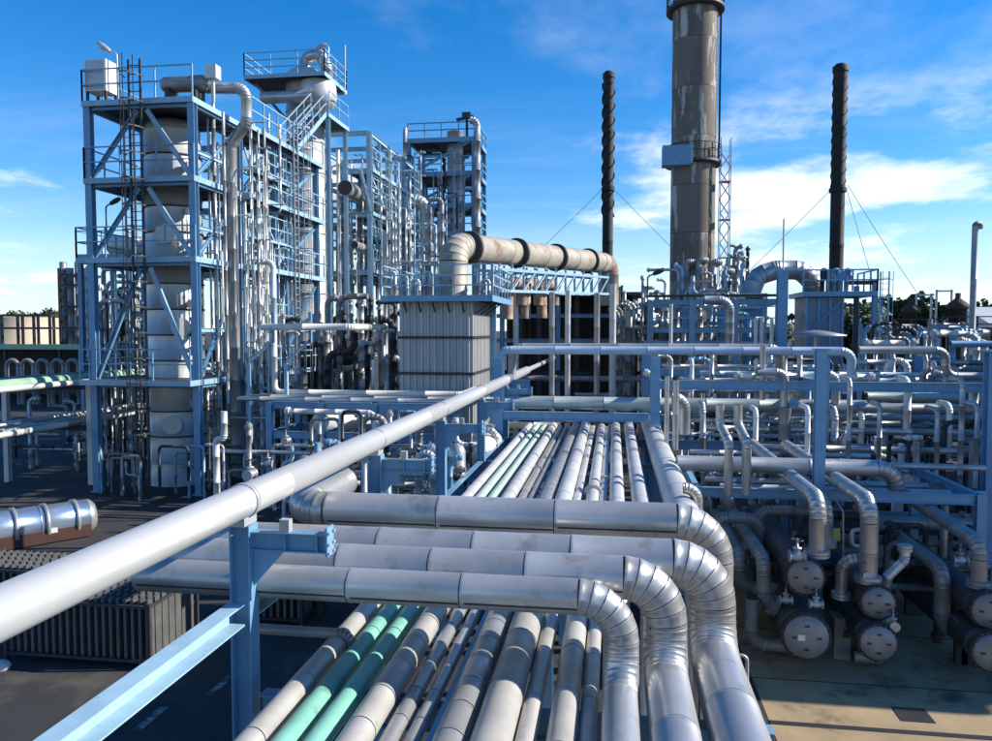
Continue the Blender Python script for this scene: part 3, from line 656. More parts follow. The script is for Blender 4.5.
# third tower
T3 = 58.0; xa, xb = XX(409,T3,180), XX(474,T3,180); zl = [ZZ(232,T3,440), ZZ(204,T3,440), ZZ(172,T3,440), ZZ(138,T3,440)]
t4 = frame('process_tower', 'farther dark blue tower of stacked platforms left of the beige duct', 'tower', [xa, xb], [T3, T3+4.5], [z-.15 for z in zl], zl[3]+.0, .3, .3)
for z in zl:
    deck(t4, xa-.1, xb+.2, T3-.1, T3+4.6, z, BLUE, .1, .35); handrail(t4, [(xa-.05,T3-.05,z+.03),(xb+.15,T3-.05,z+.03)], BLUE, r=.04); handrail(t4, [(xb+.15,T3-.05,z+.03),(xb+.15,T3+4.5,z+.03)], BLUE, r=.04)
for z0, z1 in zip(zl, zl[1:]):
    brace(t4, (xa+.3,T3-.02,z0), (xb-.3,T3-.02,z1-.3), .2)
pipe('process_column', 'slim pale column inside the farther dark blue tower', 'column', route((455,132,T3+2), ('Z',0)), .62, SHELL, n=24, sect=1.8)
pipe('side_riser', 'white riser pipe up the right edge of the farther dark blue tower', 'pipe', route((470,120,T3-.6), ('x',477), ('Z',0)), .26, ALU, .5, 14, 5, bands=2)
pipe('side_riser', 'tall pale riser up the left edge of the farther dark blue tower', 'pipe', route((405,128,T3-.5), ('Z',0)), .17, ALU, n=12, bands=2)
hd = thing('hoist', 'small dark hoist on the top right corner of the farther tower', 'hoist', W(466,138,T3)); c = W(467,118,T3)
ob('jib', MB().bar(c+V((-.8,0,-.1)), c+V((.5,0,.1)), .2), DARK, hd); ob('mast', MB().bar(V((c.x,c.y,zl[3])), c, .18), DARK, hd); ob('motor', MB().box((c.x-.35,c.y-.2,c.z),(c.x+.3,c.y+.2,c.z+.4)), DARK, hd)
# ================================================================ PIPEWAY AND TANK FAR LEFT
PWX = -20.5
pw = thing('side_pipeway', 'side pipeway of pale posts and beams at the far left edge', 'pipe rack', (PWX, 32, 0))
for y in (22, 27.2, 33, 39, 45, 51):
    for x in (PWX-3.2, PWX+.45): ob('post', MB().ibeam((x,y,0), (x,y,3.92), .2, .2), WHIT if y == 27.2 else DARK, pw)
    ob('beam', MB().ibeam((PWX-3.4,y,3.8), (PWX+.6,y,3.8), .14, .2), DARK, pw); ob('beam', MB().ibeam((PWX-3.4,y,2.2), (PWX+.6,y,2.2), .14, .2), DARK, pw)
pipe('pipeway_pipe', 'thick pale green pipe with dark bands on the far left pipeway', 'pipe', [(PWX,20,4.12),(PWX,56,4.12)], .2, PGRN, n=18, sect=2.2)
pipe('pipeway_pipe', 'white pipe directly below the thick pale green one', 'pipe', [(PWX+.35,20,4.02),(PWX+.35,56,4.02)], .11, WHIT, n=12, bands=3)
for i, (dx, z, r, mat) in enumerate(((-.1,2.42,.11,WHIT),(-.55,2.42,.11,WEATH),(-1.0,2.4,.09,WHIT),(-1.5,2.42,.11,WEATH),(-2.1,2.44,.13,WHIT))):
    pipe('pipeway_pipe', f'{ORD[i]} from the right of the lower pale pipes on the far left pipeway', 'pipe', [(PWX+dx,20,z),(PWX+dx,54,z)], r, mat, n=12, bands=2.5, group='lower pipes on the far left pipeway')
for i, (dx, r) in enumerate(((-.8,.13),(-1.4,.1),(-2.0,.16),(-2.6,.1))):
    pipe('pipeway_pipe', f'{ORD[i]} upper pipe left of the thick pale green pipe', 'pipe', [(PWX+dx,20,3.92+r),(PWX+dx,56,3.92+r)], r, ALUD, n=12, bands=2.5, group='upper pipes on the far left pipeway')
# hooped pipes beyond it
for i in range(6):
    px = 8+i*15
    pipe('hoop_pipe', f'{ORD[i]} hooped grey pipe from the left above the far left pipeway', 'pipe', route((px,404,44), ('z',360), ('x',px+10), ('z',404)), .12, ALUD, .4, 10, 5, bands=2, group='hooped pipes far left')
sh = thing('long_shed', 'long low shed roof edged pale green behind the far left pipeway', 'shed', (-40,60,0))
ob('roof', MB().box((-66,57,4.45),(-31,66,4.6)), DARK, sh); ob('fascia', MB().box((-66,56.93,4.42),(-31,56.98,4.85)), PGRN, sh); ob('wall', MB().box((-65.5,65,0),(-31.5,65.2,4.45)), DARK, sh)
for x in range(-65, -30, 5): ob('post', MB().box((x,57.3,0),(x+.2,57.5,4.45)), DARK, sh)
tn = thing('storage_tank', 'broad beige storage tank on the horizon at far left', 'tank', (XX(22,120,325),120,0)); tx = XX(22,120,325)
ob('shell', MB().lathe((tx,120,0), (0,0,1), [(0,5.6),(2.8,5.6),(2.82,5.65),(2.9,5.65),(2.92,5.6),(8.1,5.6)], 40), M('tank_paint', (.52,.42,.30), (.45,.36,.26), .7, 0, .3, .05), tn)
ob('roof', MB().lathe((tx,120,8.1), (0,0,1), [(0,5.6),(.5,3),(.7,.1)], 40), CONC, tn)
pt = frame('open_frame', 'open dark pipe frame standing before the beige tank', 'frame', [XX(p,75,330) for p in (2,18,34,50)], [75, 78], [4, 6.2, 7.6], 7.7, .22, .22, DARK)
# far slender structure left of the tower
sl_ = frame('slender_tower', 'slender far tower of grey tubes left of the blue tower', 'tower', [XX(60,66,300), XX(84,66,300)], [66, 69], [6.2, 8.2, 10.2, ZZ(275,66,70)], ZZ(268,66,70), .22, .2, DARK)
for i, (px, top) in enumerate(((63,262),(70,268),(78,262))):
    pipe('tube_column', ['left tube of the slender far tower with rounded top', 'middle tube of the slender far tower', 'right tube of the slender far tower with rounded top'][i], 'column', route((px,top,67.4), ('Z',0)), .32, ALUD, n=14, bands=2)
# ================================================================ FURNACE BOX AND BEIGE DUCT
FY0, FY1 = 28.0, 32.0
fx1 = XX(472, FY0, 345); fx0 = XX(399, FY0, 345); fz1 = ZZ(300, FY0, 440)
fu = thing('furnace_box', 'grey ribbed sheet-metal furnace box under the railed platform, centre left', 'furnace', ((fx0+fx1)/2, 30, 0))
ob('core', MB().box((fx0+.03, FY0+.03, .0), (fx1-.03, FY1-.03, fz1)), CLAD, fu)
nf = 11
rows = [(2.2, ZZ(374,FY0,440)), (ZZ(373,FY0,440)+.02, ZZ(338,FY0,440)), (ZZ(337,FY0,440)+.02, fz1-.05)]
for (za, zb) in rows:
    for i in range(nf):
        a = fx0+(fx1-fx0)*i/nf; w = (fx1-fx0)/nf
        ob('panel', MB().prism([(0,0),(w*.18,.06),(w*.5,.06),(w*.66,0)], (a+.02, FY0+.03, za), (a+.02, FY0+.03, zb), (0,-1,0)), CLAD, fu)
    for i in range(13):
        a = FY0+(FY1-FY0)*i/13; w = (FY1-FY0)/13
        ob('panel', MB().box((fx1-.03, a+.02, za), (fx1+.03, a+w*.6, zb)), CLAD, fu)
for z in (ZZ(373.5,FY0,440), ZZ(337.5,FY0,440)):
    ob('waist_band', MB().box((fx0-.04, FY0-.075, z-.05), (fx1+.075, FY0+.02, z+.05)), DARK, fu); ob('waist_band', MB().box((fx1-.02, FY0+.021, z-.05), (fx1+.075, FY1, z+.05)), DARK, fu)
px0, px1 = XX(381,FY0-.5,298), XX(493,FY0-.5,298)
deck(fu, px0, px1, FY0-.6, FY1+.4, fz1+.12, BLUE, .1, .22)
zd = fz1+.15
handrail(fu, [(px0,FY0-.57,zd),(px1,FY0-.57,zd)], mid=3); handrail(fu, [(px1-.03,FY0-.57,zd),(px1-.03,FY1+.35,zd)], mid=3, step=.8); handrail(fu, [(px0+.03,FY0-.57,zd),(px0+.03,FY1+.35,zd)], mid=3)
for i in range(5):
    x = fx0+.3+(fx1-fx0-.6)*i/4; ob('bracket', MB().bar((x,FY0,fz1-.45),(x,FY0-.5,fz1+.02),.05), DARK, fu)
for y in (28.5, 29.7, 30.9): ob('bracket', MB().bar((fx1+.03,y,fz1-.5),(px1-.1,y,fz1+.02),.05), DARK, fu)
da = W(462,247,30.2); db = V((XX(598,42,265), 42, da.z+.35)); de = (db-da).normalized()
du = pipe('exhaust_duct', 'big weathered beige duct with dark rings running right from the furnace', 'duct', [V((da.x-.28,da.y-.3,fz1+.12)), da-V((.28,.3,0)), db, db+V((.55,.9,-.05)), db+V((.55,.9,-2.3))], .56, DUCT, .62, 28, 5, sect=3.4)
for f in (.04, .33, .62, .90):
    p = da.lerp(db, f); ob('stiffener_ring', MB().lathe(p-de*.07, de, [(0,.55),(0,.66),(.14,.66),(.14,.55)], 28), DARK, du)
for ch in du.children:
    if ch.name.startswith('elbow') and sum(v.co.x for v in ch.data.vertices)/len(ch.data.vertices)+du.location.x > db.x-.6: ch.data.materials[0] = RUST
tr = thing('duct_truss', 'pale blue lattice truss carrying the beige duct', 'truss', (da+db)/2-V((0,0,1.6)))
ra = V((de.y,-de.x,0)); ta = da+de*2.0; tb = db+de*.2; L_ = (tb-ta).length; m = 11
for s in (-.5, .5):
    o = ra*s
    ob('chord', MB().bar(ta+o-V((0,0,.82)), tb+o-V((0,0,.82)), .12), LBLUE, tr); ob('chord', MB().bar(ta+o-V((0,0,1.7)), tb+o-V((0,0,1.7)), .12), LBLUE, tr)
    for i in range(m+1):
        p = ta.lerp(tb, i/m)+o; ob('vertical', MB().bar(p-V((0,0,.55)), p-V((0,0,1.7)), .09), LBLUE, tr)
        if i < m: ob('diagonal', MB().bar(p-V((0,0,1.66)), ta.lerp(tb,(i+1)/m)+o-V((0,0,.86)), .07), LBLUE, tr)
for f in (.02, .98):
    p = ta.lerp(tb, f); ob('leg', MB().ibeam((p.x,p.y,0),(p.x,p.y,p.z-1.76),.3,.3), BLUE, tr)
for i, f in enumerate((.12, .26, .40)):
    p = ta.lerp(tb, f)-V((0,0,1.3))+ra*.1
    pipe('lagged_elbow', ['left rust-coloured lagged elbow below the beige duct', 'middle rust-coloured lagged elbow below the beige duct', 'right rust-coloured lagged elbow below the beige duct'][i], 'pipe', [p-V((0,0,1.6)), p, p+de*1.2, p+de*1.2-V((0,0,1.0))], .24, RUST, .4, 14, 5, sect=.6, group='lagged elbows under the duct')
for i, px in enumerate((388,400,412,424,437,482,489)):
    pipe('deck_pipe', f'{ORD[i]} small bent pipe from the left on the furnace platform', 'pipe', route((px,297,FY0+.7+i*.2), ('z',272+i%3*4), ('x',px+7), ('z',297)), .07, random.choice((LBLUE,ALU,GALV)), .15, 10, 4, bands=.7, group='small pipes on the furnace platform')
# ================================================================ HEATER HOUSE IN THE CENTRE
hx0, hx1 = XX(497,44,330), XX(640,44,330)
hh = thing('heater_house', 'dark open-sided heater house behind the white vertical pipes, centre', 'building', ((hx0+hx1)/2,46,0))
zt_ = ZZ(296,44,560)
ob('back_wall', MB().box((hx0,48,0),(hx1,48.2,zt_)), BRWN, hh); ob('roof', MB().box((hx0-.2,43.6,zt_),(hx1+.2,48.4,zt_+.18)), DARK, hh)
for i in range(8): column(hh, hx0+.3+(hx1-hx0-.6)*i/7, 44, 0, zt_-.004, .25, BLUE if i % 3 == 0 else DARK)
for z in (1.6, 3.6, 5.4, 6.8): beam(hh, (hx0,43.8,z), (hx1,43.8,z), .15, .22, DARK if z < 5 else BLUE)
for i in range(24): ob('wall_rib', MB().box((hx0+(hx1-hx0)*i/24+.1,47.9,0),(hx0+(hx1-hx0)*i/24+.22,47.99,zt_-.01)), BRWN, hh)
for i, (px, top, w, lab) in enumerate(((516,292,.125,'leftmost white vertical pipe before the dark heater house'),(552,292,.13,'second white vertical pipe before the dark heater house'),(568,290,.13,'third white vertical pipe before the dark heater house'),(597,293,.13,'fourth white vertical pipe before the dark heater house'),(613,284,.15,'rightmost white vertical pipe under the duct end'))):
    pipe('heater_riser', lab, 'pipe', route((px,top,34.5+i*.3), ('Z',0)), w, ALU if i%2 else WHIT, n=14, sect=1.6, group='white risers before the heater house')
for i, (a, b, yy, Y) in enumerate(((530,566,398,36),(575,610,395,37),(506,640,378,39),(506,600,412,38),(540,640,420,33),(508,560,425,31))):
    pipe('heater_header', f'{ORD[i]} horizontal grey header in the shade of the heater house', 'pipe', route((a,yy,Y), ('x',b)), .09+.03*(i%3), ALUD, n=12, bands=1.5, group='headers by the heater house')
# ================================================================ LOW BRIDGE AND CLUTTER BETWEEN TOWER AND RACK
BY = 24.6
br = frame('low_bridge', 'low blue steel bridge carrying pipes from the left tower to the furnace', 'pipe rack', [XX(p,BY,430) for p in (270,322,375,440)], [BY, 27], [ZZ(436,BY,350), ZZ(406,BY,350)], ZZ(403,BY,350), .22, .24)
brace(br, (XX(322,BY,430),BY-.02,ZZ(436,BY,350)), (XX(300,BY,430),BY-.02,ZZ(462,BY,350)), .18)
for i, (y, z, r, a, b, mat) in enumerate(((24.75,398.5,.085,238,470,ALU),(25.1,397,.10,246,455,ALUD),(25.5,396,.07,250,500,WHIT),(26.0,396,.10,262,480,ALUD))):
    pipe('bridge_pipe', ['front', 'second', 'third', 'rear'][i]+' horizontal pipe lying on the low blue bridge', 'pipe', route((a,z,y), ('x',b)), r, mat, n=12, bands=1.6, group='pipes on the low bridge')
def ordl(i): return ORD[i] if i < 20 else ('twenty-'+ORD[i-20] if i < 29 else 'thirtieth' if i == 29 else 'thirty-'+ORD[i-30])
def clutter(n, pr, yr, Yr, rr, mats, desc, grp, seed, kinds='vvLZHU', gnd=.75):
    rnd = random.Random(seed); pxs = sorted(rnd.uniform(*pr) for _ in range(n))
    for i, px in enumerate(pxs):
        Y = rnd.uniform(*Yr); r = rnd.uniform(*rr); k = rnd.choice(kinds); ya, yb = yr; h = yb-ya; t = ya+h*rnd.uniform(0,.5); b = yb-h*rnd.uniform(0,.3); w = (pr[1]-pr[0])
        gz = 330+HCAM*F/Y-3          # never below the ground
        b = min(b, gz); t = min(t, b-6)
        cl = lambda q: min(max(q, pr[0]), pr[1])
        down = rnd.random() < gnd
        if k == 'v': pts = route((px,t,Y), ('Z',.01)) if down else route((px,t,Y), ('z',b))
        elif k == 'L': pts = route((px,b,Y), ('z',t), ('x',cl(px+rnd.choice((-1,1))*rnd.uniform(10,.35*w))+.5))
        elif k == 'Z': pts = route((px,t,Y), ('z',(t+b)/2), ('x',cl(px+rnd.choice((-1,1))*rnd.uniform(8,30))+.5), ('z',b))
        elif k == 'H': pts = route((px,(t+b)/2,Y), ('x',cl(px+rnd.uniform(.2,.6)*w)+4))
        else: pts = route((px,b,Y), ('z',t), ('x',cl(px+rnd.uniform(10,26))+2), ('z',b-rnd.uniform(0,.4)*(b-t)))
        if down and k in 'LU': pts[0].z = .01
        if down and k in 'ZU': pts[-1].z = .01
        if k == 'v' and rnd.random() < .5: pts = [pts[0]+V((rnd.choice((-.5,.5)),0,0))] + pts
        m_ = rnd.choice(mats); fl = [.12, -.12] if rnd.random() < .6 else ()
        pipe({'v':'riser_pipe','L':'elbow_pipe','Z':'offset_pipe','H':'header_pipe','U':'loop_pipe'}[k], f'{ordl(i)} from the left of {desc}', 'pipe', pts, r, m_, r*3, 10, 4, bands=rnd.choice((.6,1,1.6)), group=grp, flanges=fl)
MX = [ALU, ALUD, ALUD, WHIT, GALV, LBLUE, DARK]
clutter(36, (205,494), (408,485), (19.5,24.2), (.03,.10), MX, 'the tangled small pipes under the low blue bridge', 'pipes under the low bridge', 3)
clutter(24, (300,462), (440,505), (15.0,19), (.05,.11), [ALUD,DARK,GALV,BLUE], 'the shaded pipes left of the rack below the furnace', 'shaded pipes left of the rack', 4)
clutter(30, (200,286), (112,300), (30,36.5), (.03,.075), MX, 'the thin pipes threaded through the left tower', 'thin pipes in the left tower', 5, 'vvLZZ')
clutter(34, (205,300), (300,475), (27.5,36), (.035,.09), MX, 'the pipes at the foot of the left tower', 'pipes at the tower foot', 6, 'vvLZHU')
clutter(34, (330,440), (175,305), (42.5,53), (.06,.14), MX+[RUST], 'the pipes packed inside the portal frames', 'pipes in the portal frames', 8, 'vvLZHU')
clutter(30, (320,402), (295,398), (33,40), (.07,.16), [ALUD,DARK,DARK,GALV], 'the dark pipes between second column and furnace', 'dark pipes left of the furnace', 9, 'vvLZ')
clutter(26, (80,145), (262,378), (32,40), (.05,.12), MX, 'the small pipes behind the front tower column', 'pipes behind the front tower column', 10, 'vLZU')
clutter(26, (2,145), (398,475), (29,38), (.05,.10), [DARK,ALUD,GALV], 'the dark pipes behind the far left pipeway', 'dark pipes far left', 11, 'vvLH')
clutter(20, (100,260), (445,500), (24.5,28), (.025,.06), [DARK,ALUD,GALV,LBLUE], 'the low pipes round the tower base', 'low pipes round the tower base', 12, 'LZU')
clutter(12, (410,472), (145,232), (58.6,62), (.08,.16), [DARK,ALUD,BLUE], 'the pipes inside the farther dark blue tower', 'pipes in the farther tower', 13, 'vvLZ')
clutter(30, (205,285), (110,400), (27.3,29.2), (.018,.035), [GALV,ALU,WHIT], 'the hair-thin conduits on the right face of the left tower', 'conduits on the left tower', 41, 'vvvLZ', .3)
clutter(34, (330,425), (150,300), (41.2,44), (.025,.05), [GALV,ALU,LBLUE], 'the hair-thin conduits before the portal frames', 'conduits before the portal frames', 42, 'vvLZ', .3)
clutter(18, (410,474), (142,235), (57.2,57.9), (.03,.06), [DARK,BLUE,GALV], 'the hair-thin conduits on the farther tower front', 'conduits on the farther tower', 43, 'vLZ', .3)
clutter(24, (95,195), (262,470), (29.5,33), (.02,.05), [DARK,GALV,LBLUE,ALUD], 'the thin lines between the two front tower columns', 'thin lines behind the tower front', 44, 'vvLZU', .5)
for zz in (14.8,): 
    deck(t2, -14.9, -13.3, 42.0, 52.6, zz+.16); handrail(t2, [(-13.33,42,zz+.2),(-13.33,52.5,zz+.2)])
for a_, b_ in zip((42.0,45.6,48.8),(45.6,48.8,52.6)):
    brace(t2, (-13.45,a_+.2,9.5), (-13.45,b_-.2,12.1), .14, LBLUE); brace(t2, (-13.45,b_-.2,12.8), (-13.45,a_+.2,14.5), .12, LBLUE)
for zz in (6.0, 9.7, 12.4):
    for a_, b_ in zip(TY, TY[1:]): beam(t1, (TXR,a_+.14,zz), (TXR,b_-.14,zz), .1, .14, LBLUE)
    beam(t1, (TXL+.14,29.4,zz), (TXR-.14,29.4,zz), .1, .14)
for zz in (6.0, 9.7, 12.4):
    deck(t1, TXR-.1, TXR+.40, 30.2, 33.6, zz+.1, LBLUE, .05, .12); handrail(t1, [(TXR+.38,30.2,zz+.12),(TXR+.38,33.6,zz+.12)], LBLUE, 1.0, .9)
for y_ in (31.0, 33.7): column(t1, TXR+.05, y_, 0, LV[3]-.4, .13, LBLUE)
for (ya_, yb_) in ((29.6,31.0),(31.2,33.6)):
    for z0_, z1_ in ((4.6,8.0),(8.7,10.8),(11.4,13.3)):
        brace(t1, (TXR+.12,ya_,z0_), (TXR+.12,yb_,z1_), .09, LBLUE); brace(t1, (TXR+.15,yb_,z0_), (TXR+.15,ya_,z1_), .09, LBLUE)
for zz in (10.8, 13.5):
    handrail(t2, [(-13.4,42,zz),(-13.4,52.5,zz)], LBLUE, 1.0, 1.2)
    for a_ in (43.8, 47.2, 50.7): beam(t2, (-17.4,a_,zz), (-13.6,a_,zz), .1, .16, LBLUE)
for a_ in (43.8, 47.2, 50.7): column(t2, -13.5, a_, 0, 16.8, .14, LBLUE)
ladder(t2, -13.1, 44.6, 5, 16.5, .42, 'y', True, GALV); ladder(t1, TXR+.7, 33.4, .2, LV[3]+1.0, .42, 'y', True, GALV)
clutter(22, (640,745), (262,330), (44,49), (.06,.14), MX, 'the packed pipes at the chimney foot', 'packed pipes at the chimney foot', 51, 'vvLZU')
def drum(label, p, d, L, r, mat, legs=True):
    p = V(p); d = V(d); t = thing('small_drum', label, 'drum', (p.x,p.y,0)); q = p-d*(L/2)
    ob('shell', MB().lathe(q, d, [(0,.02),(.04,r*.55),(.12,r*.86),(.22,r),(L-.22,r),(L-.12,r*.86),(L-.04,r*.55),(L,.02)], 22), mat, t)
    if legs:
        for f in (-.28, .28):
            c = p+d*(L*f); ob('saddle', MB().box((c.x-r*.6,c.y-.08 if abs(d.x)<.5 else c.y-r*.6,0) if abs(d.x)<.5 else (c.x-.08,c.y-r*.6,0), (c.x+r*.6,c.y+.08,c.z-r*.7) if abs(d.x)<.5 else (c.x+.08,c.y+r*.6,c.z-r*.7)), DARK, t)
    return t
drum('white drum lying under the low blue bridge', W(352,420,27), (.6,.8,0), 3.2, .38, WHIT)
drum('pale round-ended drum behind the third pipe support', W(487,446,22), (0,1,0), 2.4, .33, WHIT)
drum('grey drum in the shade left of the furnace', W(330,355,37), (1,0,0), 3.4, .7, DARK)
vr = thing('vertical_vessel', 'slim banded vertical vessel between the third and fourth pipe supports', 'vessel', (XX(457,17.5,470),17.5,0))
c = (XX(457,17.5,470),17.5,0); ob('shell', MB().lathe(c, (0,0,1), [(0,.2),(.5,.2),(.52,.23),(.6,.23),(.62,.2),(2.0,.2),(2.02,.22),(2.1,.22),(2.12,.2),(3.2,.2),(3.32,.15),(3.38,.02)], 20), ALU, vr)
rv = random.Random(21)
for i in range(14):
    px = 250+i*18; Y = rv.uniform(17,23); y_ = rv.uniform(440,490); p = W(px, y_, Y)
    if p.z < .3: p.z = .5
    valve(p, rv.choice(((1,0,0),(0,1,0))), rv.uniform(.06,.1), f'{ORD[i]} small valve from the left among pipes below the low bridge', rv.choice((GALV,BLUE,ALUD)), group='valves below the low bridge')
# ================================================================ CROSS FRAME ON THE RIGHT
CY0 = 24.2
xA, xB, xC, xD = XX(655,CY0-1.3,400), XX(823,CY0-1.3,400), XX(960,CY0+2,400), XX(1090,CY0+2,400)
zc = ZZ(356,CY0,700)
cf = frame('pipe_gantry', 'blue steel cross frame spanning the yard right of the rack', 'frame', [xA, xB, xC, xD], [CY0-1.3, CY0+5.5], [ZZ(441,CY0,800), ZZ(383,CY0,800)], zc, .28, .26)
cl = thing('frame_column', 'stout dark blue column cut by the right edge of the picture', 'column', (XX(990,19,450),19,0))
column(cl, XX(991,19,450), 19, 0, ZZ(352,19,980), .30); ob('cap_plate', MB().box((XX(991,19,450)-.22,18.78,ZZ(352,19,980)),(XX(991,19,450)+.22,19.22,ZZ(352,19,980)+.05)), BLUE, cl)
tbc = thing('frame_column', 'tall blue column standing before the cross pipes, right of centre', 'column', (XX(819.5,16.1,430),16.1,0))
column(tbc, XX(819.5,16.1,430), 16.1, 0, ZZ(350,16.1,819), .2)
ob('cap_plate', MB().box((XX(819.5,16.1,430)-.14,15.96,ZZ(350,16.1,819)),(XX(819.5,16.1,430)+.14,16.24,ZZ(350,16.1,819)+.03)), BLUE, tbc); ob('base_plate', MB().box((XX(819.5,16.1,430)-.16,15.94,.007),(XX(819.5,16.1,430)+.16,16.26,.03)), BLUE, tbc)
cfl = thing('frame_column', 'short blue column left of the rack end under the cross pipe', 'column', (XX(503,CY0,400),CY0,0))
column(cfl, XX(503,CY0,400), CY0-.9, 0, ZZ(357,CY0,505), .28)
beam(cfl, (XX(503,CY0,400)+.15,CY0-1.0,ZZ(413,CY0,580)), (xA-.15,CY0-1.0,ZZ(413,CY0,580)), .16, .26); beam(cfl, (XX(503,CY0,400)+.15,CY0,ZZ(385,CY0,580)), (XX(530,CY0,400),CY0,ZZ(385,CY0,580)), .16, .3)
JX = [(CY0, 350, .13, [('x',852),('z',374)], (500,350), M('pale_blue_pipe_paint', (.42,.53,.66), (.35,.45,.57), .38, .2, 2, .04, .04), 'sky-tinted blue-grey top cross pipe spanning above the rack end', True),  # this pipe's blue is the sky reflection put into its base colour
      (CY0+.45, 347, .13, [('x',780),('z',400)], (512,347), ALUD, 'second top cross pipe just behind the front one', True),
      (CY0+.2, 350, .12, [('x',946),('z',376),('X',14.0)], (858,350), ALU, 'top cross pipe with square drop at the right', False),
      (CY0-.6, 402, .20, [('x',866)], (505,402), M('pale_green_grey_jacket', (.50,.54,.50), (.40,.44,.41), .42, .5, 2, .05, .06), 'thick pale cross pipe crossing just above the rack end', False),
      (CY0+.2, 397, .15, [('x',960)], (866,397), M('pale_green_cross_jacket', (.46,.55,.50), (.38,.46,.42), .42, .4, 2, .05, .06), 'pale green-grey cross pipe continuing right of the blue column', False),
      (CY0-1.0, 407, .15, [('x',972)], (788,407), ALU, 'bright cross pipe below the green-grey one at right', False),
      (16.6, 463, .165, [('x',897),('z',490)], (676,463), ALU, 'thick grey cross pipe with drop elbow below the lower blue beam', False),
      (19.0, 521, .15, [('x',985)], (868,521), ALUD, 'dull cross pipe low at right above the exchangers', False),
      (20.2, 519, .14, [('x',985)], (690,510), ALUD, 'dull cross pipe low behind the exchanger elbows', False),
      (CY0+1.2, 350, .10, [('x',1010)], (950,344), BLUE, 'blue pipe at upper right running off the picture', False)]
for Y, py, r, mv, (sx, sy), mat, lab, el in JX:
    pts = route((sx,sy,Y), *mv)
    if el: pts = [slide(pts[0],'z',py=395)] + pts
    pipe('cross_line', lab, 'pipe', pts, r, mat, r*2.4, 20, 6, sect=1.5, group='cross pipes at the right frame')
# hanging pipe pairs with jogs
for i, (px, dx) in enumerate(((720,9),(738,9))):
    Y = 15.9; pipe('drop_pipe', ['left of the paired drop pipes with a jog below the thick cross pipe', 'right of the paired drop pipes with a jog below the thick cross pipe'][i], 'pipe',
      [W(px,404,Y+.5), W(px,424,Y+.5), W(px+dx,442,Y), V((W(px+dx,442,Y).x,Y,W(px+dx,495,Y).z))], .088, ALU, .22, 16, 5, sect=.7, group='jogged drop pipes')
for i, (px, t, b, Y, r, lab) in enumerate(((667,376,520,19.5,.055,'thin upright pipe just right of the rack end column'),(676,380,450,19.8,.075,'second upright pipe right of the rack end column'),(763,345,400,23,.08,'upright between the top and thick cross pipes'),(917,441,500,20,.085,'left upright hanging from the lower blue beam at right'),(973,441,500,20,.075,'right upright hanging from the lower blue beam at right'),(945,505,575,17.5,.08,'upright below the right end of the low beam'))):
    pipe('upright_pipe', lab, 'pipe', route((px,t,Y), ('z',b)), r, ALU, n=12, sect=.9)
pipe('return_bend', 'fat pale return bend tucked behind the rack end column', 'pipe', route((672,398,21.5), ('x',684), ('z',434)), .17, ALU, .3, 18, 7, sect=.6)
pipe('square_riser', 'white square loop pipe joining the cross pipes left of the blue column', 'pipe', route((756,372,23), ('x',785), ('z',407)), .12, ALU, .25, 16, 6, sect=.8)
pipe('square_riser', 'white inverted elbow pipe right of the tall blue column', 'pipe', route((824,374,23.2), ('x',836), ('z',404)), .12, ALU, .25, 16, 6, sect=.5)
pipe('square_riser', 'fat jacketed drop below the thick cross pipe left of the blue column', 'pipe', route((785,408,22.6), ('z',440)), .17, ALUD, n=16, sect=.4)
for i, (x0, x1, Y, r) in enumerate(((745,830,27,.11),(700,800,28,.09),(830,985,27.5,.10),(850,960,29,.12),(690,780,29.3,.1),(690,985,26.2,.08))):
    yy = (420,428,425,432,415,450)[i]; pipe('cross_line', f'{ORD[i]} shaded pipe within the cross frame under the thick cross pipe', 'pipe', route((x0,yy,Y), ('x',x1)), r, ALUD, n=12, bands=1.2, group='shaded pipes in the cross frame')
LITR = [(662,812,366,27.5,.07,ALU),(700,985,373,26.6,.08,LBLUE),(668,800,390,26.0,.09,ALU),(690,900,420,23.4,.07,ALU),(700,985,428,23.0,.10,ALU),(830,985,416,24.9,.12,LBLUE),(668,812,434,23.6,.06,LBLUE),(760,985,447,21.5,.09,ALU),(690,870,452,20.4,.07,GALV),(705,960,480,18.0,.08,ALU),(720,985,486,17.4,.06,LBLUE),(860,985,465,17.8,.07,ALU),(850,985,362,30,.10,ALU),(855,975,380,27,.12,LBLUE)]
for i, (x0, x1, yy, Y, r, m_) in enumerate(sorted(LITR, key=lambda q: q[2])):
    pipe('gantry_line', f'{ORD[i]} from the top of the slim level lines strung through the right gantry', 'pipe', route((x0,yy,Y), ('x',x1)), r, m_, n=14, bands=1.1, group='slim level lines in the right gantry')
for i, (px, t, b, Y, r) in enumerate(((692,360,398,25,.06),(703,405,470,22,.08),(712,352,396,25.6,.07),(756,410,470,21.5,.07),(770,352,384,26,.09),(800,352,402,25.4,.08),(808,408,492,19,.06),(835,410,470,22,.10),(850,380,500,20,.06),(862,412,455,23,.08),(880,405,470,21,.06),(893,352,398,27,.08),(908,380,440,23,.10),(926,355,402,26,.07),(938,410,520,20,.06),(950,405,460,22,.08),(963,380,500,20.6,.07),(978,405,520,19.6,.06))):
    pipe('gantry_drop', f'{ORD[i]} from the left of the pale vertical drops strung through the right gantry', 'pipe', (lambda q: [q[0]+V((0,.7,0)), q[0], q[1], q[1]+V((0,.7,0))])(route((px,t,Y), ('z',b))), r, ALU if i % 3 else WHIT, n=12, bands=.8, group='pale vertical drops in the right gantry')
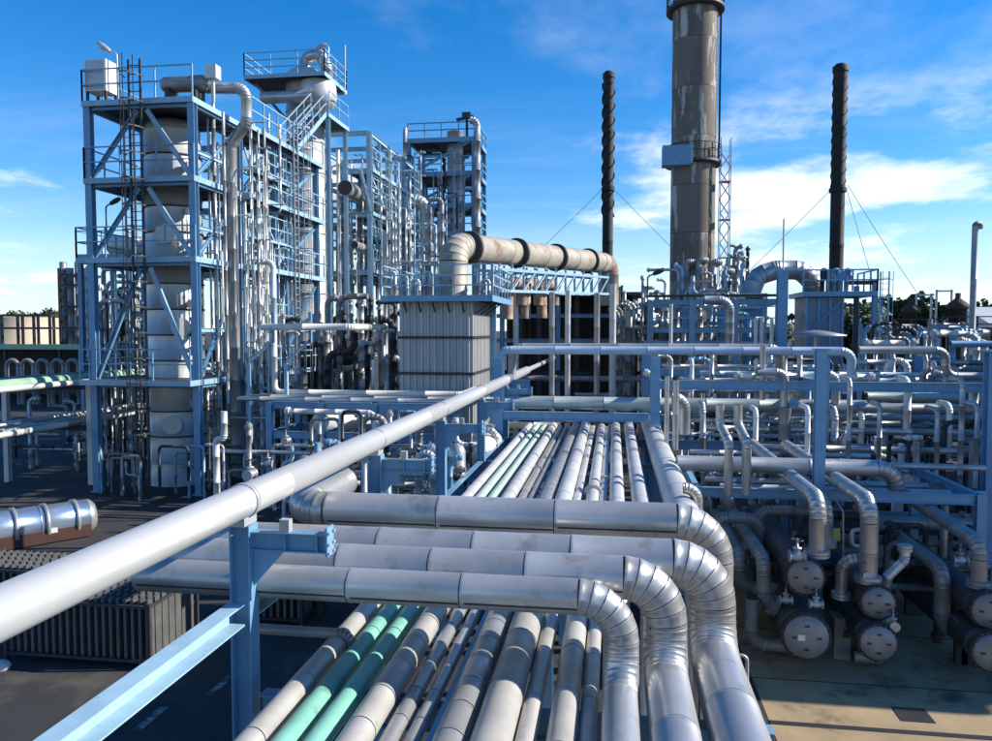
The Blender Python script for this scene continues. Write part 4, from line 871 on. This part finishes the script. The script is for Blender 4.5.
# lower frame over the exchangers
LFY = 16.0; zlf = ZZ(497,LFY,800)
lf = frame('low_gantry', 'low blue frame beam above the heat exchangers', 'frame', [XX(698,LFY,520), XX(824,LFY,520), XX(986,LFY,520)], [LFY+.25, LFY+3.6], [zlf], zlf+.12, .18, .2)
clutter(34, (662,815), (410,458), (24.6,31), (.04,.10), MX, 'the small pipes inside the cross frame left bay', 'pipes in the left bay of the cross frame', 14)
clutter(38, (822,985), (410,500), (20,31), (.04,.10), [ALUD,DARK,GALV,DARK,WHIT], 'the small pipes inside the cross frame right bay', 'pipes in the right bay of the cross frame', 15)
clutter(26, (670,815), (466,515), (18.2,23.6), (.04,.09), [ALUD,DARK,GALV], 'the shaded stubs behind the paired drop pipes', 'shaded stubs behind drop pipes', 16)
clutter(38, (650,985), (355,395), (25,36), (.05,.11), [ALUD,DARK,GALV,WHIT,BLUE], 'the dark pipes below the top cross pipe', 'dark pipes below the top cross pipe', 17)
clutter(30, (700,985), (515,620), (15.5,21), (.05,.10), [DARK,ALUD,SHLD], 'the dark pipes around the exchangers', 'dark pipes around exchangers', 18)
# ================================================================ ADDED HALLS, UNSEEN BEYOND THE RIGHT EDGE (put in to throw the shade over the exchangers)
def hall(label, x0, x1, y0, y1, z1):
    t = thing('added_shade_hall', label, 'building', ((x0+x1)/2,(y0+y1)/2,0))
    ob('core', MB().box((x0+.05,y0+.05,0),(x1-.05,y1-.05,z1)), CLAD, t); ob('roof', MB().box((x0-.2,y0-.2,z1),(x1+.2,y1+.2,z1+.2)), DARK, t)
    n = int((y1-y0)/.5)
    for zz, hh_, pj in ((1.2,1.0,.35),(3.0,.8,.6),(4.6,.7,.25)): ob('shadow_step_box', MB().box((x0+.3,y0-pj,zz),(x0+1.6,y0+.045,zz+hh_)), GALV, t)  # added boxes that step the hall's shadow edge on the ground
    for i in range(n): ob('panel', MB().box((x0,y0+i*.5+.02,.1),(x0+.045,y0+i*.5+.4,z1-.05)), CLAD, t)
hall('added unseen ribbed grey shade hall beside the yard, beyond the right exchangers', 12.2, 18, 15.4, 22, 7.2)
hall('taller added unseen ribbed grey shade hall behind the first, beyond the cross frame', 17.5, 24, 22.6, 36, 8.6)
# ================================================================ HEAT EXCHANGERS
def exchanger(label, px, py, Yc, r, L=4.2):
    c = W(px, py, Yc); t = thing('heat_exchanger', label, 'heat exchanger', (c.x, c.y, 0 if c.z < 1 else c.z-r), 'stacked heat exchangers'); y = V((0,1,0))
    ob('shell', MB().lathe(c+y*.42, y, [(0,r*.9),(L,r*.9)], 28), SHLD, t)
    ob('channel_barrel', MB().lathe(c+y*.12, y, [(0,r*.86),(.24,r*.86),(.24,r*1.0),(.30,r*1.0)], 28), SHLD, t)
    ob('girth_flange', MB().lathe(c+y*.06, y, [(0,r*1.14),(.055,r*1.14)], 28), DARK, t)
    bl = MB()
    for k in range(20):
        a = 2*math.pi*k/20; bl.lathe(c+V((math.cos(a)*r*1.06,.02,math.sin(a)*r*1.06)), y, [(0,.018),(.2,.018)], 6)
    ob('flange_bolts', bl, DARK, t)
    ob('tube_flange', MB().lathe(c+y*.13, y, [(0,r*1.14),(.05,r*1.14)], 28), SHLD, t)
    cv = ob('end_cover', MB().lathe(c, y, [(0,r*.3),(.004,r*.97),(.06,r)], 32), CAPM, t)
    for a in (0, 90, 180, 270):
        p = c+V((math.cos(R(a))*r*.55,-.004,math.sin(R(a))*r*.55)); ob('lifting_lug', MB().box((p.x-.035,p.y-.03,p.z-.012),(p.x+.035,p.y,p.z+.012)), DARK, cv)
    for yy in (1.0, 3.4):
        ob('saddle', MB().box((c.x-r*.55,c.y+yy,0 if c.z < 1 else c.z-r*1.35),(c.x+r*.55,c.y+yy+.12,c.z-r*.75)), DARK, t)
    return c, t
eA, tA = exchanger('upper left heat exchanger with round grey end cover', 806, 578, 13.9, .30)
eB, tB = exchanger('lower left heat exchanger, biggest round cover with white tag', 807, 638, 13.6, .37)
eC, tC = exchanger('upper middle heat exchanger with crossed round cover', 879, 604, 13.9, .27)
eD, tD = exchanger('lower middle heat exchanger with round cover above a grey box', 879, 644, 13.6, .29)
eE, tE = exchanger('upper right heat exchanger cut by the picture edge', 992, 612, 14.0, .30)
eF, tF = exchanger('lower right heat exchanger cut by the picture edge', 994, 654, 13.7, .31)
ob('tag_plate', MB().box((eB.x-.15,eB.y-.012,eB.z-.05),(eB.x-.03,eB.y-.005,eB.z+.05)), WHIT, tB)
for i, (px, py, w, h) in enumerate(((849,636,.5,.62),(968,632,.36,.4))):
    c = W(px,py,14.6); b = thing('nameplate_box', ['grey box on the ground left of the lower middle exchanger', 'small pale plate box left of the lower right exchanger'][i], 'box', (c.x,c.y,0 if i == 0 else c.z-h/2))
    ob('box_body', MB().box((c.x-w/2,c.y,0.012 if i == 0 else c.z-h/2),(c.x+w/2,c.y+.4,c.z+h/2)), CAPM, b)
    ob('plate', MB().box((c.x-w*.2,c.y-.012,c.z-.03),(c.x+w*.24,c.y-.003,c.z+.12)), DARK, b)
    if i: ob('leg', MB().box((c.x-.05,c.y+.1,0.012),(c.x+.05,c.y+.2,c.z-h/2-.002)), DARK, b)
# elbows dropping to the exchangers
def ex(lab, pts, r, mat=ALU, bend=None): return pipe('exchanger_pipe', lab, 'pipe', pts, r, mat, bend or r*2.0, 20, 6, sect=.55, group='elbowed pipes to the exchangers', flanges=(-.05,), fr=1.5)
c = W(819,500,14.2); ex('fat elbow pipe dropping onto the upper left exchanger', [V((c.x,21,c.z)), V((c.x,14.25,c.z)), V((c.x,14.25,eA.z+.3))], .145, ALU, .34)
c = W(828,505,15.2); ex('rear twin elbow pipe behind the fat elbow', [V((c.x,21,c.z)), V((c.x,15.3,c.z)), V((c.x,15.3,1.9))], .13, ALU, .32)
c = W(871,503,14.2); ex('fat elbow pipe dropping onto the upper middle exchanger', [V((c.x,21,c.z)), V((c.x,14.25,c.z)), V((c.x,14.25,eC.z+.27))], .15, ALU, .36)
c = W(943,570,15); ex('elbow pipe dropping between middle and right exchangers', [V((c.x,20,c.z)), V((c.x,15,c.z)), V((c.x,15,.5)), V((c.x+.7,15,.5))], .14, ALUD, .33)
c = W(764,560,14.6); ex('dark S-bend pipe left of the lower left exchanger', [V((c.x,20,c.z)), V((c.x,14.6,c.z)), V((c.x,14.6,W(764,600,14.6).z)), V((eB.x-.3,14.6,W(764,606,14.6).z))], .13, ALUD, .28)
c = W(740,556,15.4); ex('dark S-bend pipe, farther left beside the rack elbows', [V((c.x,20,c.z)), V((c.x,15.4,c.z)), V((c.x,15.4,W(740,585,15.4).z)), V((eA.x-.2,15.4,W(740,592,15.4).z))], .13, ALUD, .28)
ex('dark inverted U pipe below the low beam', route((713,570,16.4), ('z',517), ('x',760), ('z',560)), .12, ALUD, .28)
ex('second dark inverted U pipe below the low beam', route((757,560,16.9), ('z',510), ('x',815)), .11, ALUD, .26)
ex('hooked elbow pipe left of the upper middle exchanger', route((868,560,14.6), ('x',842), ('z',598)), .11, ALU, .24)
ex('short stub elbow right of the upper middle exchanger', [W(893,560,14.8), W(884,590,14.8), W(884,640,14.8)], .09, ALUD, .2)
ex('curved stub rising right of the fat middle elbow', [W(886,578,14.4), W(905,560,14.4), W(905,545,14.4)], .085, ALU, .18)
ex('dark bottom outlet pipe of the lower left exchanger', [V((eB.x-.75,14.5,1.1)), V((eB.x-.75,14.5,.25)), V((eB.x+.3,14.5,.25))], .12, ALUD, .25)
ex('dark bottom outlet pipe of the lower middle exchanger', [V((eD.x-.2,14.3,.2)), V((eD.x+.35,14.3,.2)), V((eD.x+.35,14.9,.6))], .10, ALUD, .2)
ex('dark elbow pipe entering the upper right exchanger', [V((eE.x-.4,20,2.7)), V((eE.x-.05,14.4,2.3)), V((eE.x-.05,14.4,eE.z+.3))], .13, ALUD, .3)
pipe('instrument_line', 'thin bent instrument line left of the fat middle elbow', 'pipe', [W(836,500,15.6), W(843,512,15.4), W(843,560,15.4)], .018, GALV, .05, 8)
pipe('hand_loop', 'small pale square loop pipe beside the fat middle elbow', 'pipe', route((862,530,14.9), ('x',852), ('z',546), ('x',860)), .04, ALU, .08, 10, 4)
solo('yellow_sign', MB().box(W(829,528,16)-V((0,.01,0)), W(840,541,16)+V((0,.01,0))), YELL, 'small yellow panel hanging between the exchanger elbows', 'sign')
for i, (px, py, Y, r) in enumerate(((797,556,13.7,.06),(816,604,13.8,.05),(893,625,13.8,.05),(866,575,14.2,.05),(905,478,19,.07),(870,488,19,.07),(884,488,19.2,.07),(786,600,14.2,.05),(940,610,16,.06),(960,560,16,.06),(690,470,20,.07),(770,470,20.4,.06),(845,440,22,.07),(700,445,23,.07))):
    p = W(px,py,Y); valve(p, random.choice(((1,0,0),(0,1,0))), r, f'{ORD[i]} listed small valve' if 0 else ['small valve on top of the upper left exchanger','small valve between the left exchangers','small valve right of the middle exchangers','small valve left of the fat middle elbow foot','valve under the drop elbow of the thick grey cross pipe','left one of two valves beside the grey drop elbow','right one of two valves beside the grey drop elbow','small valve at the S-bend end','small valve behind the right exchanger elbow','small valve under the low cross pipe at right','valve behind the rack end below the lower beam','small valve under the paired drop pipes','small valve below the bright cross pipe','valve under the thick cross pipe near the paired drops'][i], group='valves around the exchangers')
# ================================================================ STACKS
def ringbox(c, r0, r1, z0, z1, n=32):
    return MB().lathe((c.x,c.y,z0), (0,0,1), [(0,r0),(0,r1),(z1-z0,r1),(z1-z0,r0)], n)
SY = 52.0; cS = W(691.5,300,SY); rS = 1.40; zS = ZZ(-6,SY,693)
ms = thing('main_stack', 'massive brown concrete chimney with pale patches and ring platforms', 'chimney', (cS.x,SY,0)); nS = 9
for i in range(nS): ob('shaft_section', MB().lathe((cS.x,SY,zS*i/nS), (0,0,1), [(0,rS),(.12,rS*1.004),(zS/nS-.02,rS)], 44), STAK, ms)
for py, w in ((9,.42), (163,.38)):
    z = ZZ(py,SY,693)
    g_ = ob('ring_platform', ringbox(V((cS.x,SY,0)), rS-.05, rS+w, z-.22, z), DARK, ms)
    hb = MB()
    for h in (.5, 1.0): hb.torus((cS.x,SY,z+h), (0,0,1), rS+w-.04, .03, 32, 5)
    for k in range(20):
        a = 2*math.pi*k/20; p = V((cS.x+math.cos(a)*(rS+w-.04), SY+math.sin(a)*(rS+w-.04), z)); hb.bar(p, p+V((0,0,1.0)), .05)
    ob('guard_rail', hb, DARK, ms)
c = W(678,154,SY-rS-.3); ob('sampling_cabin', MB().box((c.x-.95,c.y-.1,ZZ(165,SY-2,678)+.06),(c.x+.78,c.y+.9,ZZ(144,SY-2,678))), BLUE, ms)
ob('lit_cabin_edge', MB().box((c.x+.784,c.y-.12,ZZ(163,SY-2,678)+.03),(c.x+.9,c.y+.9,ZZ(144,SY-2,678)+.02)), LBLUE, ms)  # sunlit edge of the cabin, put in as a paler strip
ladder(ms, cS.x+rS+.16, SY-.3, ZZ(160,SY), ZZ(12,SY), .4, 'y', False, DARK)
xs_ = cS.x+rS+.22; sp = thing('spiral_stair_cage', 'caged zigzag stair climbing the right side of the brown chimney', 'stairs', (xs_,SY-.4,0)); zc_ = ZZ(152,SY)
for dx in (0, .62):
    for dy in (0, .7): ob('post', MB().bar((xs_+dx,SY-.8+dy,0),(xs_+dx,SY-.8+dy,zc_),.05), GALV, sp)
z = 2.0; q_ = 0
while z < zc_-1.0:
    a, b = ((xs_,xs_+.62) if q_ % 2 == 0 else (xs_+.62,xs_)); ob('flight', MB().bar((a,SY-.8,z),(b,SY-.8,z+.95),.09,.06), GALV, sp); ob('flight', MB().bar((b,SY-.1,z),(a,SY-.1,z+.95),.09,.06), GALV, sp); z += .95; q_ += 1
for i in range(int(zc_/2.4)): ob('ring', MB().box((xs_-.04,SY-.84,2.4*i+1),(xs_+.66,SY-.06,2.4*i+1.04)), GALV, sp)
for i, (px, top) in enumerate(((685,262),(698,258),(712,258),(724,265))):
    pipe('stack_pipe', f'{ORD[i]} bent pipe from the left at the foot of the brown chimney', 'pipe', route((px,330,SY-3.5), ('z',top+2*i), ('x',px+8), ('Y',SY-1.2)), .2, ALUD, .4, 12, 5, bands=1.2, group='pipes at chimney foot')
def black_stack(label, px, Y, ptop, r, strakes):
    c = W(px,250,Y); z1 = ZZ(ptop,Y,px); t = thing('black_stack', label, 'chimney', (c.x,Y,0), 'slender black stacks')
    n = 6
    for i in range(n): ob('shaft_section', MB().lathe((c.x,Y,z1*i/n), (0,0,1), [(0,r),(.1,r*1.03),(.3,r*1.03),(.32,r),(z1/n-.01,r)], 20), BLAK, t)
    ob('top_cap', MB().lathe((c.x,Y,z1-.02), (0,0,1), [(0,r*1.12),(.35,r*1.12),(.37,r*.8),(.5,r*.75)], 20), BLAK, t)
    for s in range(3 if strakes else 0):
        mb = MB(); pr = None; q = 60; zb = z1*(.58 if strakes is True else .66); pj = .11 if strakes is True else .045
        for i in range(q+1):
            z = zb+(z1-zb-.5)*i/q; a = 2*math.pi*(s/3+i/q*3.2); d = V((math.cos(a),math.sin(a),0)); p = V((c.x,Y,z))
            n0 = len(mb.v); mb.v += [tuple(p+d*(r-.02)), tuple(p+d*(r+pj)), tuple(p+d*(r+pj)+V((0,0,.08))), tuple(p+d*(r-.02)+V((0,0,.08)))]
            if pr is not None:
                for u, w in ((0,1),(1,2),(2,3),(3,0)): mb.face((pr+u,pr+w,n0+w,n0+u))
            pr = n0
        ob('helical_strake', mb, BLAK, t)
    ob('guy_collar', MB().lathe((c.x,Y,z1*.66), (0,0,1), [(0,r*1.25),(.25,r*1.25)], 18), BLAK, t)
    if not strakes: ladder(t, c.x+r+.12, Y-.1, 3, z1, .4, 'y', False, DARK)
    return c, z1, t
c1, z1_, bs1 = black_stack('slender black stack with helical strakes, left of the brown chimney', 607.5, 62, 78, .42, True)
c2, z2_, bs2 = black_stack('tall plain black stack right of the brown chimney', 836.5, 54, 72, .44, 2)
def guy(label, a, b):
    mid = (V(a)+V(b))/2-V((0,0,.25)); mb = MB(); pr = V(a)
    for i in range(1, 9):
        f = i/8; p = V(a).lerp(V(b), f)-V((0,0,1.0*f*(1-f))); mb.cyl(pr, p, .018, 5); pr = p
    return solo('guy_wire', mb, DARK, label, 'wire', 'guy wires of the black stacks')
guy('guy wire slanting left from the straked black stack', (c1.x-.6,62,z1_*.66), (c1.x-14,58,4)); guy('guy wire slanting right from the straked black stack', (c1.x+.6,62,z1_*.66), (c1.x+13,58,4))
guy('guy wire slanting left from the plain black stack', (c2.x-.6,54,z2_*.66), (c2.x-13,52,3)); guy('long guy wire slanting far right from the plain black stack', (c2.x+.6,54,z2_*.68), (XX(955,56,320),56,5)); guy('steep guy wire right of the plain black stack', (c2.x+.6,54,z2_*.66), (XX(894,50,320),50,5))
# ================================================================ RIGHT REAR FRAME
RY = 38.0; zr = ZZ(296,RY,700)
rf = frame('rear_gantry', 'long blue rear frame with dark top rail before the brown chimney', 'frame', [XX(p,RY,320) for p in (650,692,735,780)], [RY, RY+4], [ZZ(345,RY,700), ZZ(330,RY,700), ZZ(302,RY,700)], zr-.2, .28, .26)
ob('top_rail', MB().bar((XX(645,RY),RY-.2,zr),(XX(775,RY),RY-.2,zr),.12), DARK, rf)
deck(rf, XX(645,RY), XX(785,RY), RY+.2, RY+4.1, ZZ(345,RY,700)+.16, BLUE)
handrail(rf, [(XX(650,RY),RY+.1,ZZ(330,RY,700)-.0),(XX(780,RY),RY+.1,ZZ(330,RY,700))], step=2)
tc_ = thing('frame_column', 'broad blue column right of the rear frame with thin mast above', 'column', (XX(782,36,300),36,0)); column(tc_, XX(782,36,300), 36, 0, ZZ(270,36,780), .42)
ob('mast', MB().cyl((XX(783,36,270),36,ZZ(270,36,780)),(XX(783,36,270),36,ZZ(219,36,780)),.04,8), GALV, tc_)
pipe('gooseneck', 'white gooseneck pipe dropping before the rear frame', 'pipe', route((704,300,36.5), ('x',730), ('z',345)), .2, ALU, .5, 18, 7, sect=.6)
for i, px in enumerate((671,756,762,772,781)):
    pipe('frame_riser', f'{ORD[i]} white upright pipe from the left in the rear frame', 'pipe', route((px,304 if i == 0 else 318,36.8), ('z',344)), .085, WHIT, n=12, sect=.8, group='uprights in the rear frame')
clutter(26, (645,785), (300,345), (39,46), (.06,.14), MX+[BLUE,RUST], 'the small pipes inside the long blue rear frame', 'pipes in the rear frame', 31)
clutter(16, (618,650), (285,345), (40,43.4), (.06,.13), [ALUD,DARK,GALV,CONC], 'the brownish pipes left of the lamp post', 'pipes left of the lamp', 32)
clutter(14, (722,748), (245,300), (54,57), (.08,.16), [DARK,ALUD,GALV], 'the dark pipe tower right of the chimney foot', 'pipe tower by the chimney', 33, 'vvLZ')
clutter(24, (852,985), (318,356), (36,50), (.07,.16), [ALUD,DARK,GALV,BLUE,WHIT], 'the bluish pipework before the far right trees', 'far right pipework', 34)
lamp_post('street_lamp', 'lamp post with slanting head left of the brown chimney', W(647,340,36.3), 2.9, (.55,0,0), .45, DARK)
# U duct and the right boiler box
UY = 44.0; pU = route((752,292,UY), ('z',268), ('x',812), ('z',292))
ud = pipe('looped_duct', 'grey looped duct arching left of the plain black stack', 'duct', [W(748,300,UY), W(757,276,UY), W(776,270,UY), W(800,270,UY), W(813,282,UY), W(813,310,UY)], .52, M('grey_duct', (.36,.38,.40), (.28,.30,.32), .4, .5, 1.5, .05, .05), .7, 24, 4, sect=1.2)
bb = thing('boiler_box', 'blue-grey boiler casing with railed top below the black stack', 'boiler', (XX(828,UY),UY,0)); bx0, bx1 = XX(803,UY,310), XX(838,UY,310); bz = ZZ(296,UY,820)
ob('casing', MB().box((bx0,UY-.8,0),(bx1,UY+2,bz)), M('boiler_casing', (.22,.28,.34), (.17,.22,.28), .55, .2, 1, .05), bb)
for f in (.0, .33, .66, 1): ob('stiffener', MB().box((bx0+(bx1-bx0)*f-.06,UY-.9,0),(bx0+(bx1-bx0)*f+.06,UY-.803,bz)), BLUE, bb)
deck(bb, bx0-.3, bx1+1.6, UY-1.3, UY+2.2, bz+.15, BLUE, .1, .25); handrail(bb, [(bx0-.3,UY-1.27,bz+.2),(bx1+1.57,UY-1.27,bz+.2)], BLUE, r=.035); handrail(bb, [(bx1+1.57,UY-1.27,bz+.2),(bx1+1.57,UY+2.1,bz+.2)], BLUE, r=.035)
column(bb, bx1+1.5, UY-1.1, 0, ZZ(284,UY,850), .24); column(bb, bx1+1.5, UY+2, 0, ZZ(284,UY,850), .24); beam(bb, (bx1+.2,UY-1.1,ZZ(284,UY,850)), (bx1+1.6,UY-1.1,ZZ(284,UY,850)), .14, .2, DARK); column(bb, bx1+.6, UY-1.1, 0, bz, .2, DARK)
brace(bb, (bx0+.2,UY-.92,bz-1.9), (bx1-.1,UY-.92,bz-.3), .14)
ladder(bb, bx1+2.0, UY-1.0, .1, bz+1.2, .42, 'x', True, LBLUE)
for i in range(5): pipe('boiler_pipe', f'{ORD[i]} small pipe from the left on the boiler casing top', 'pipe', route((822+i*6,292,UY-.9), ('z',270+3*(i%2)), ('x',826+i*6), ('z',280)), .12, random.choice((ALUD,DARK,BLUE)), .25, 10, 4, bands=.8, group='pipes on the boiler top')
mv = thing('motor_box', 'pale box below the left end of the looped duct', 'box', W(752,305,UY-.6)); c = W(752,300,UY-.6); ob('casing', MB().box((c.x-.65,c.y-.3,c.z-.5),(c.x+.75,c.y+.8,c.z+.35)), GALV, mv); ob('vent_grille', MB().box((c.x-.4,c.y-.315,c.z-.05),(c.x+.5,c.y-.303,c.z+.15)), DARK, mv); ob('stand', MB().box((c.x-.5,c.y-.2,0),(c.x+.6,c.y+.7,c.z-.5)), BLUE, mv)
# canopy shelter
cn = W(816,333,33); cp = thing('canopy', 'flat conical canopy roof on a post behind the top cross pipe', 'canopy', (cn.x,33,0))
ob('roof', MB().lathe((cn.x,33,cn.z-.12), (0,0,1), [(0,1.15),(.05,1.15),(.22,.25),(.24,.02)], 28), ALUD, cp); ob('post', MB().cyl((cn.x,33,0),(cn.x,33,cn.z-.1),.08,10), GALV, cp)
# far right vessels and vent
vy = 60.0
def far_vessel(label, px, ptop, r, frame_px):
    c = W(px,330,vy); z1 = ZZ(ptop,vy,px); t = thing('far_vessel', label, 'vessel', (c.x,vy,0))
    ob('shell', MB().lathe((c.x,vy,0), (0,0,1), [(0,r),(z1*.9,r),(z1*.9,r*1.25),(z1*.935,r*1.25),(z1*.96,r*.95),(z1*.985,r*.5),(z1,r*.3),(z1+.35,r*.3)], 22), BRWN, t)
    deck(t, c.x-1.6, c.x+1.8, vy-1.6, vy+1.6, z1*.7, DARK); handrail(t, [(c.x-1.6,vy-1.58,z1*.7+.03),(c.x+1.8,vy-1.58,z1*.7+.03)], DARK, r=.04)
    for dx in (-1.5, 1.7): column(t, c.x+dx, vy-1.5, 0, z1*.7-.1, .2, DARK)
    fx = XX(frame_px,vy)
    for dx in (-.5, .5): ob('frame_post', MB().bar((fx+dx,vy,0),(fx+dx,vy,z1+.6),.12), GALV, t)
    for z in (z1*.75, z1+.5): ob('frame_bar', MB().bar((fx-.5,vy,z),(fx+.5,vy,z),.12), GALV, t)
far_vessel('dark brown domed vessel with framed platform before the right trees', 910, 302, .48, 923)
far_vessel('dark brown vessel beside the vent pole at far right', 957, 298, .6, 943)
pipe('vent_pole', 'tall grey gooseneck vent pole at the right edge', 'pole', route(('w',XX(972,46,330),46,0), ('z',224), ('x',980), ('z',229)), .16, ALUD, .35, 16, 6, sect=3)
wr_ = thing('far_shed', 'low far building with bright white roof at the right edge', 'shed', (XX(985,70,330),70,0)); sx = XX(985,70,330)
ob('wall', MB().box((sx-3,70,0),(sx+12,78,6.2)), WALLM, wr_); ob('roof', MB().prism([(-.4,0),(8.4,0),(8.4,.3),(4,1.6),(-.4,.3)], (sx-3.4,70,6.2), (sx+12.4,70,6.2), (0,0,1)), WHIT, wr_)
hs_ = thing('far_house', 'far house with orange-brown gable roof below the right trees', 'house', (XX(876,95,330),95,0)); hx = XX(876,95,330)
ob('wall', MB().box((hx-2,95,0),(hx+3,101,5.6)), WALLM, hs_)
rfm = MB(); rfm.v += [(hx-2.4,94.6,5.6),(hx+3.4,94.6,5.6),(hx+.5,94.6,8.0),(hx-2.4,101.4,5.6),(hx+3.4,101.4,5.6),(hx+.5,101.4,8.0)]
for q in ((0,1,2),(3,5,4),(0,2,5,3),(1,4,5,2),(0,3,4,1)): rfm.face(q)
ob('roof', rfm, ROOF, hs_); ob('window', MB().box((hx-.6,94.95,2.6),(hx+.4,94.99,4.2)), DARK, hs_)
# ================================================================ TREES ON THE HORIZON
def make_tree(h, w, seed):
    rn = random.Random(seed); mb = MB(); lobes = [(V((rn.gauss(0,w*.28), rn.gauss(0,w*.28), h*rn.uniform(.38,.86))), rn.uniform(.16,.34)*w) for _ in range(11)]
    for c, r in lobes:
        for _ in range(300):
            d = V((rn.gauss(0,1),rn.gauss(0,1),rn.gauss(0,1))).normalized(); p = c+d*r*rn.uniform(.55,1.08); s = rn.uniform(.2,.42)
            a = V((rn.gauss(0,1),rn.gauss(0,1),rn.gauss(0,1))).normalized(); b = a.orthogonal().normalized(); n0 = len(mb.v)
            mb.v += [tuple(p-a*s), tuple(p+b*s*.7), tuple(p+a*s), tuple(p-b*s*.7)]; mb.face((n0,n0+1,n0+2,n0+3))
    tk_ = MB(); tk_.cyl((0,0,0),(0,0,h*.55),h*.025,8,h*.012)
    for c, r in lobes[:5]: tk_.cyl((0,0,h*.35), tuple(c), h*.012, 6, h*.004)
    me = []
    for nm, m_, mt in (('crown',mb,LEAF),('trunk',tk_,WOOD)):
        d = bpy.data.meshes.new(nm); d.from_pydata(m_.v, [], m_.f); d.polygons.foreach_set('use_smooth', m_.sm); d.materials.append(mt); me.append((nm,d))
    return me
TM = [make_tree(9, 7, s) for s in (1,2,3)]
def tree(px, top, Y, label, k, grp):
    c = W(px,330,Y); z1 = ZZ(top,Y,px); t = thing('broadleaf_tree', label, 'tree', (c.x,Y,0), grp); s = z1/8.6
    t.scale = (s,s,s); t.rotation_euler = (0,0,k*2.1)
    for nm, d in TM[k % 3]:
        o = bpy.data.objects.new(nm, d); COL.objects.link(o); o.parent = t
for i in range(14): tree(852+i*10.5, 306-(i*7 % 6)+(7 if i > 5 else 0), 92+(i*37 % 14), f'{ORD[i]} tree from the left in the right horizon row', i, 'trees on the right horizon')
for i in range(9): tree(-2+i*12, 311+(i*5 % 6), 150+(i*29 % 16), f'{ORD[i]} tree from the left on the far left horizon', i+1, 'trees on the left horizon')
for i in range(6): tree(640+i*28, 322+(i*5 % 6), 150+(i*29 % 16), f'{ORD[i]} low tree from the left behind the chimney yard', i+1, 'trees behind the chimney yard')
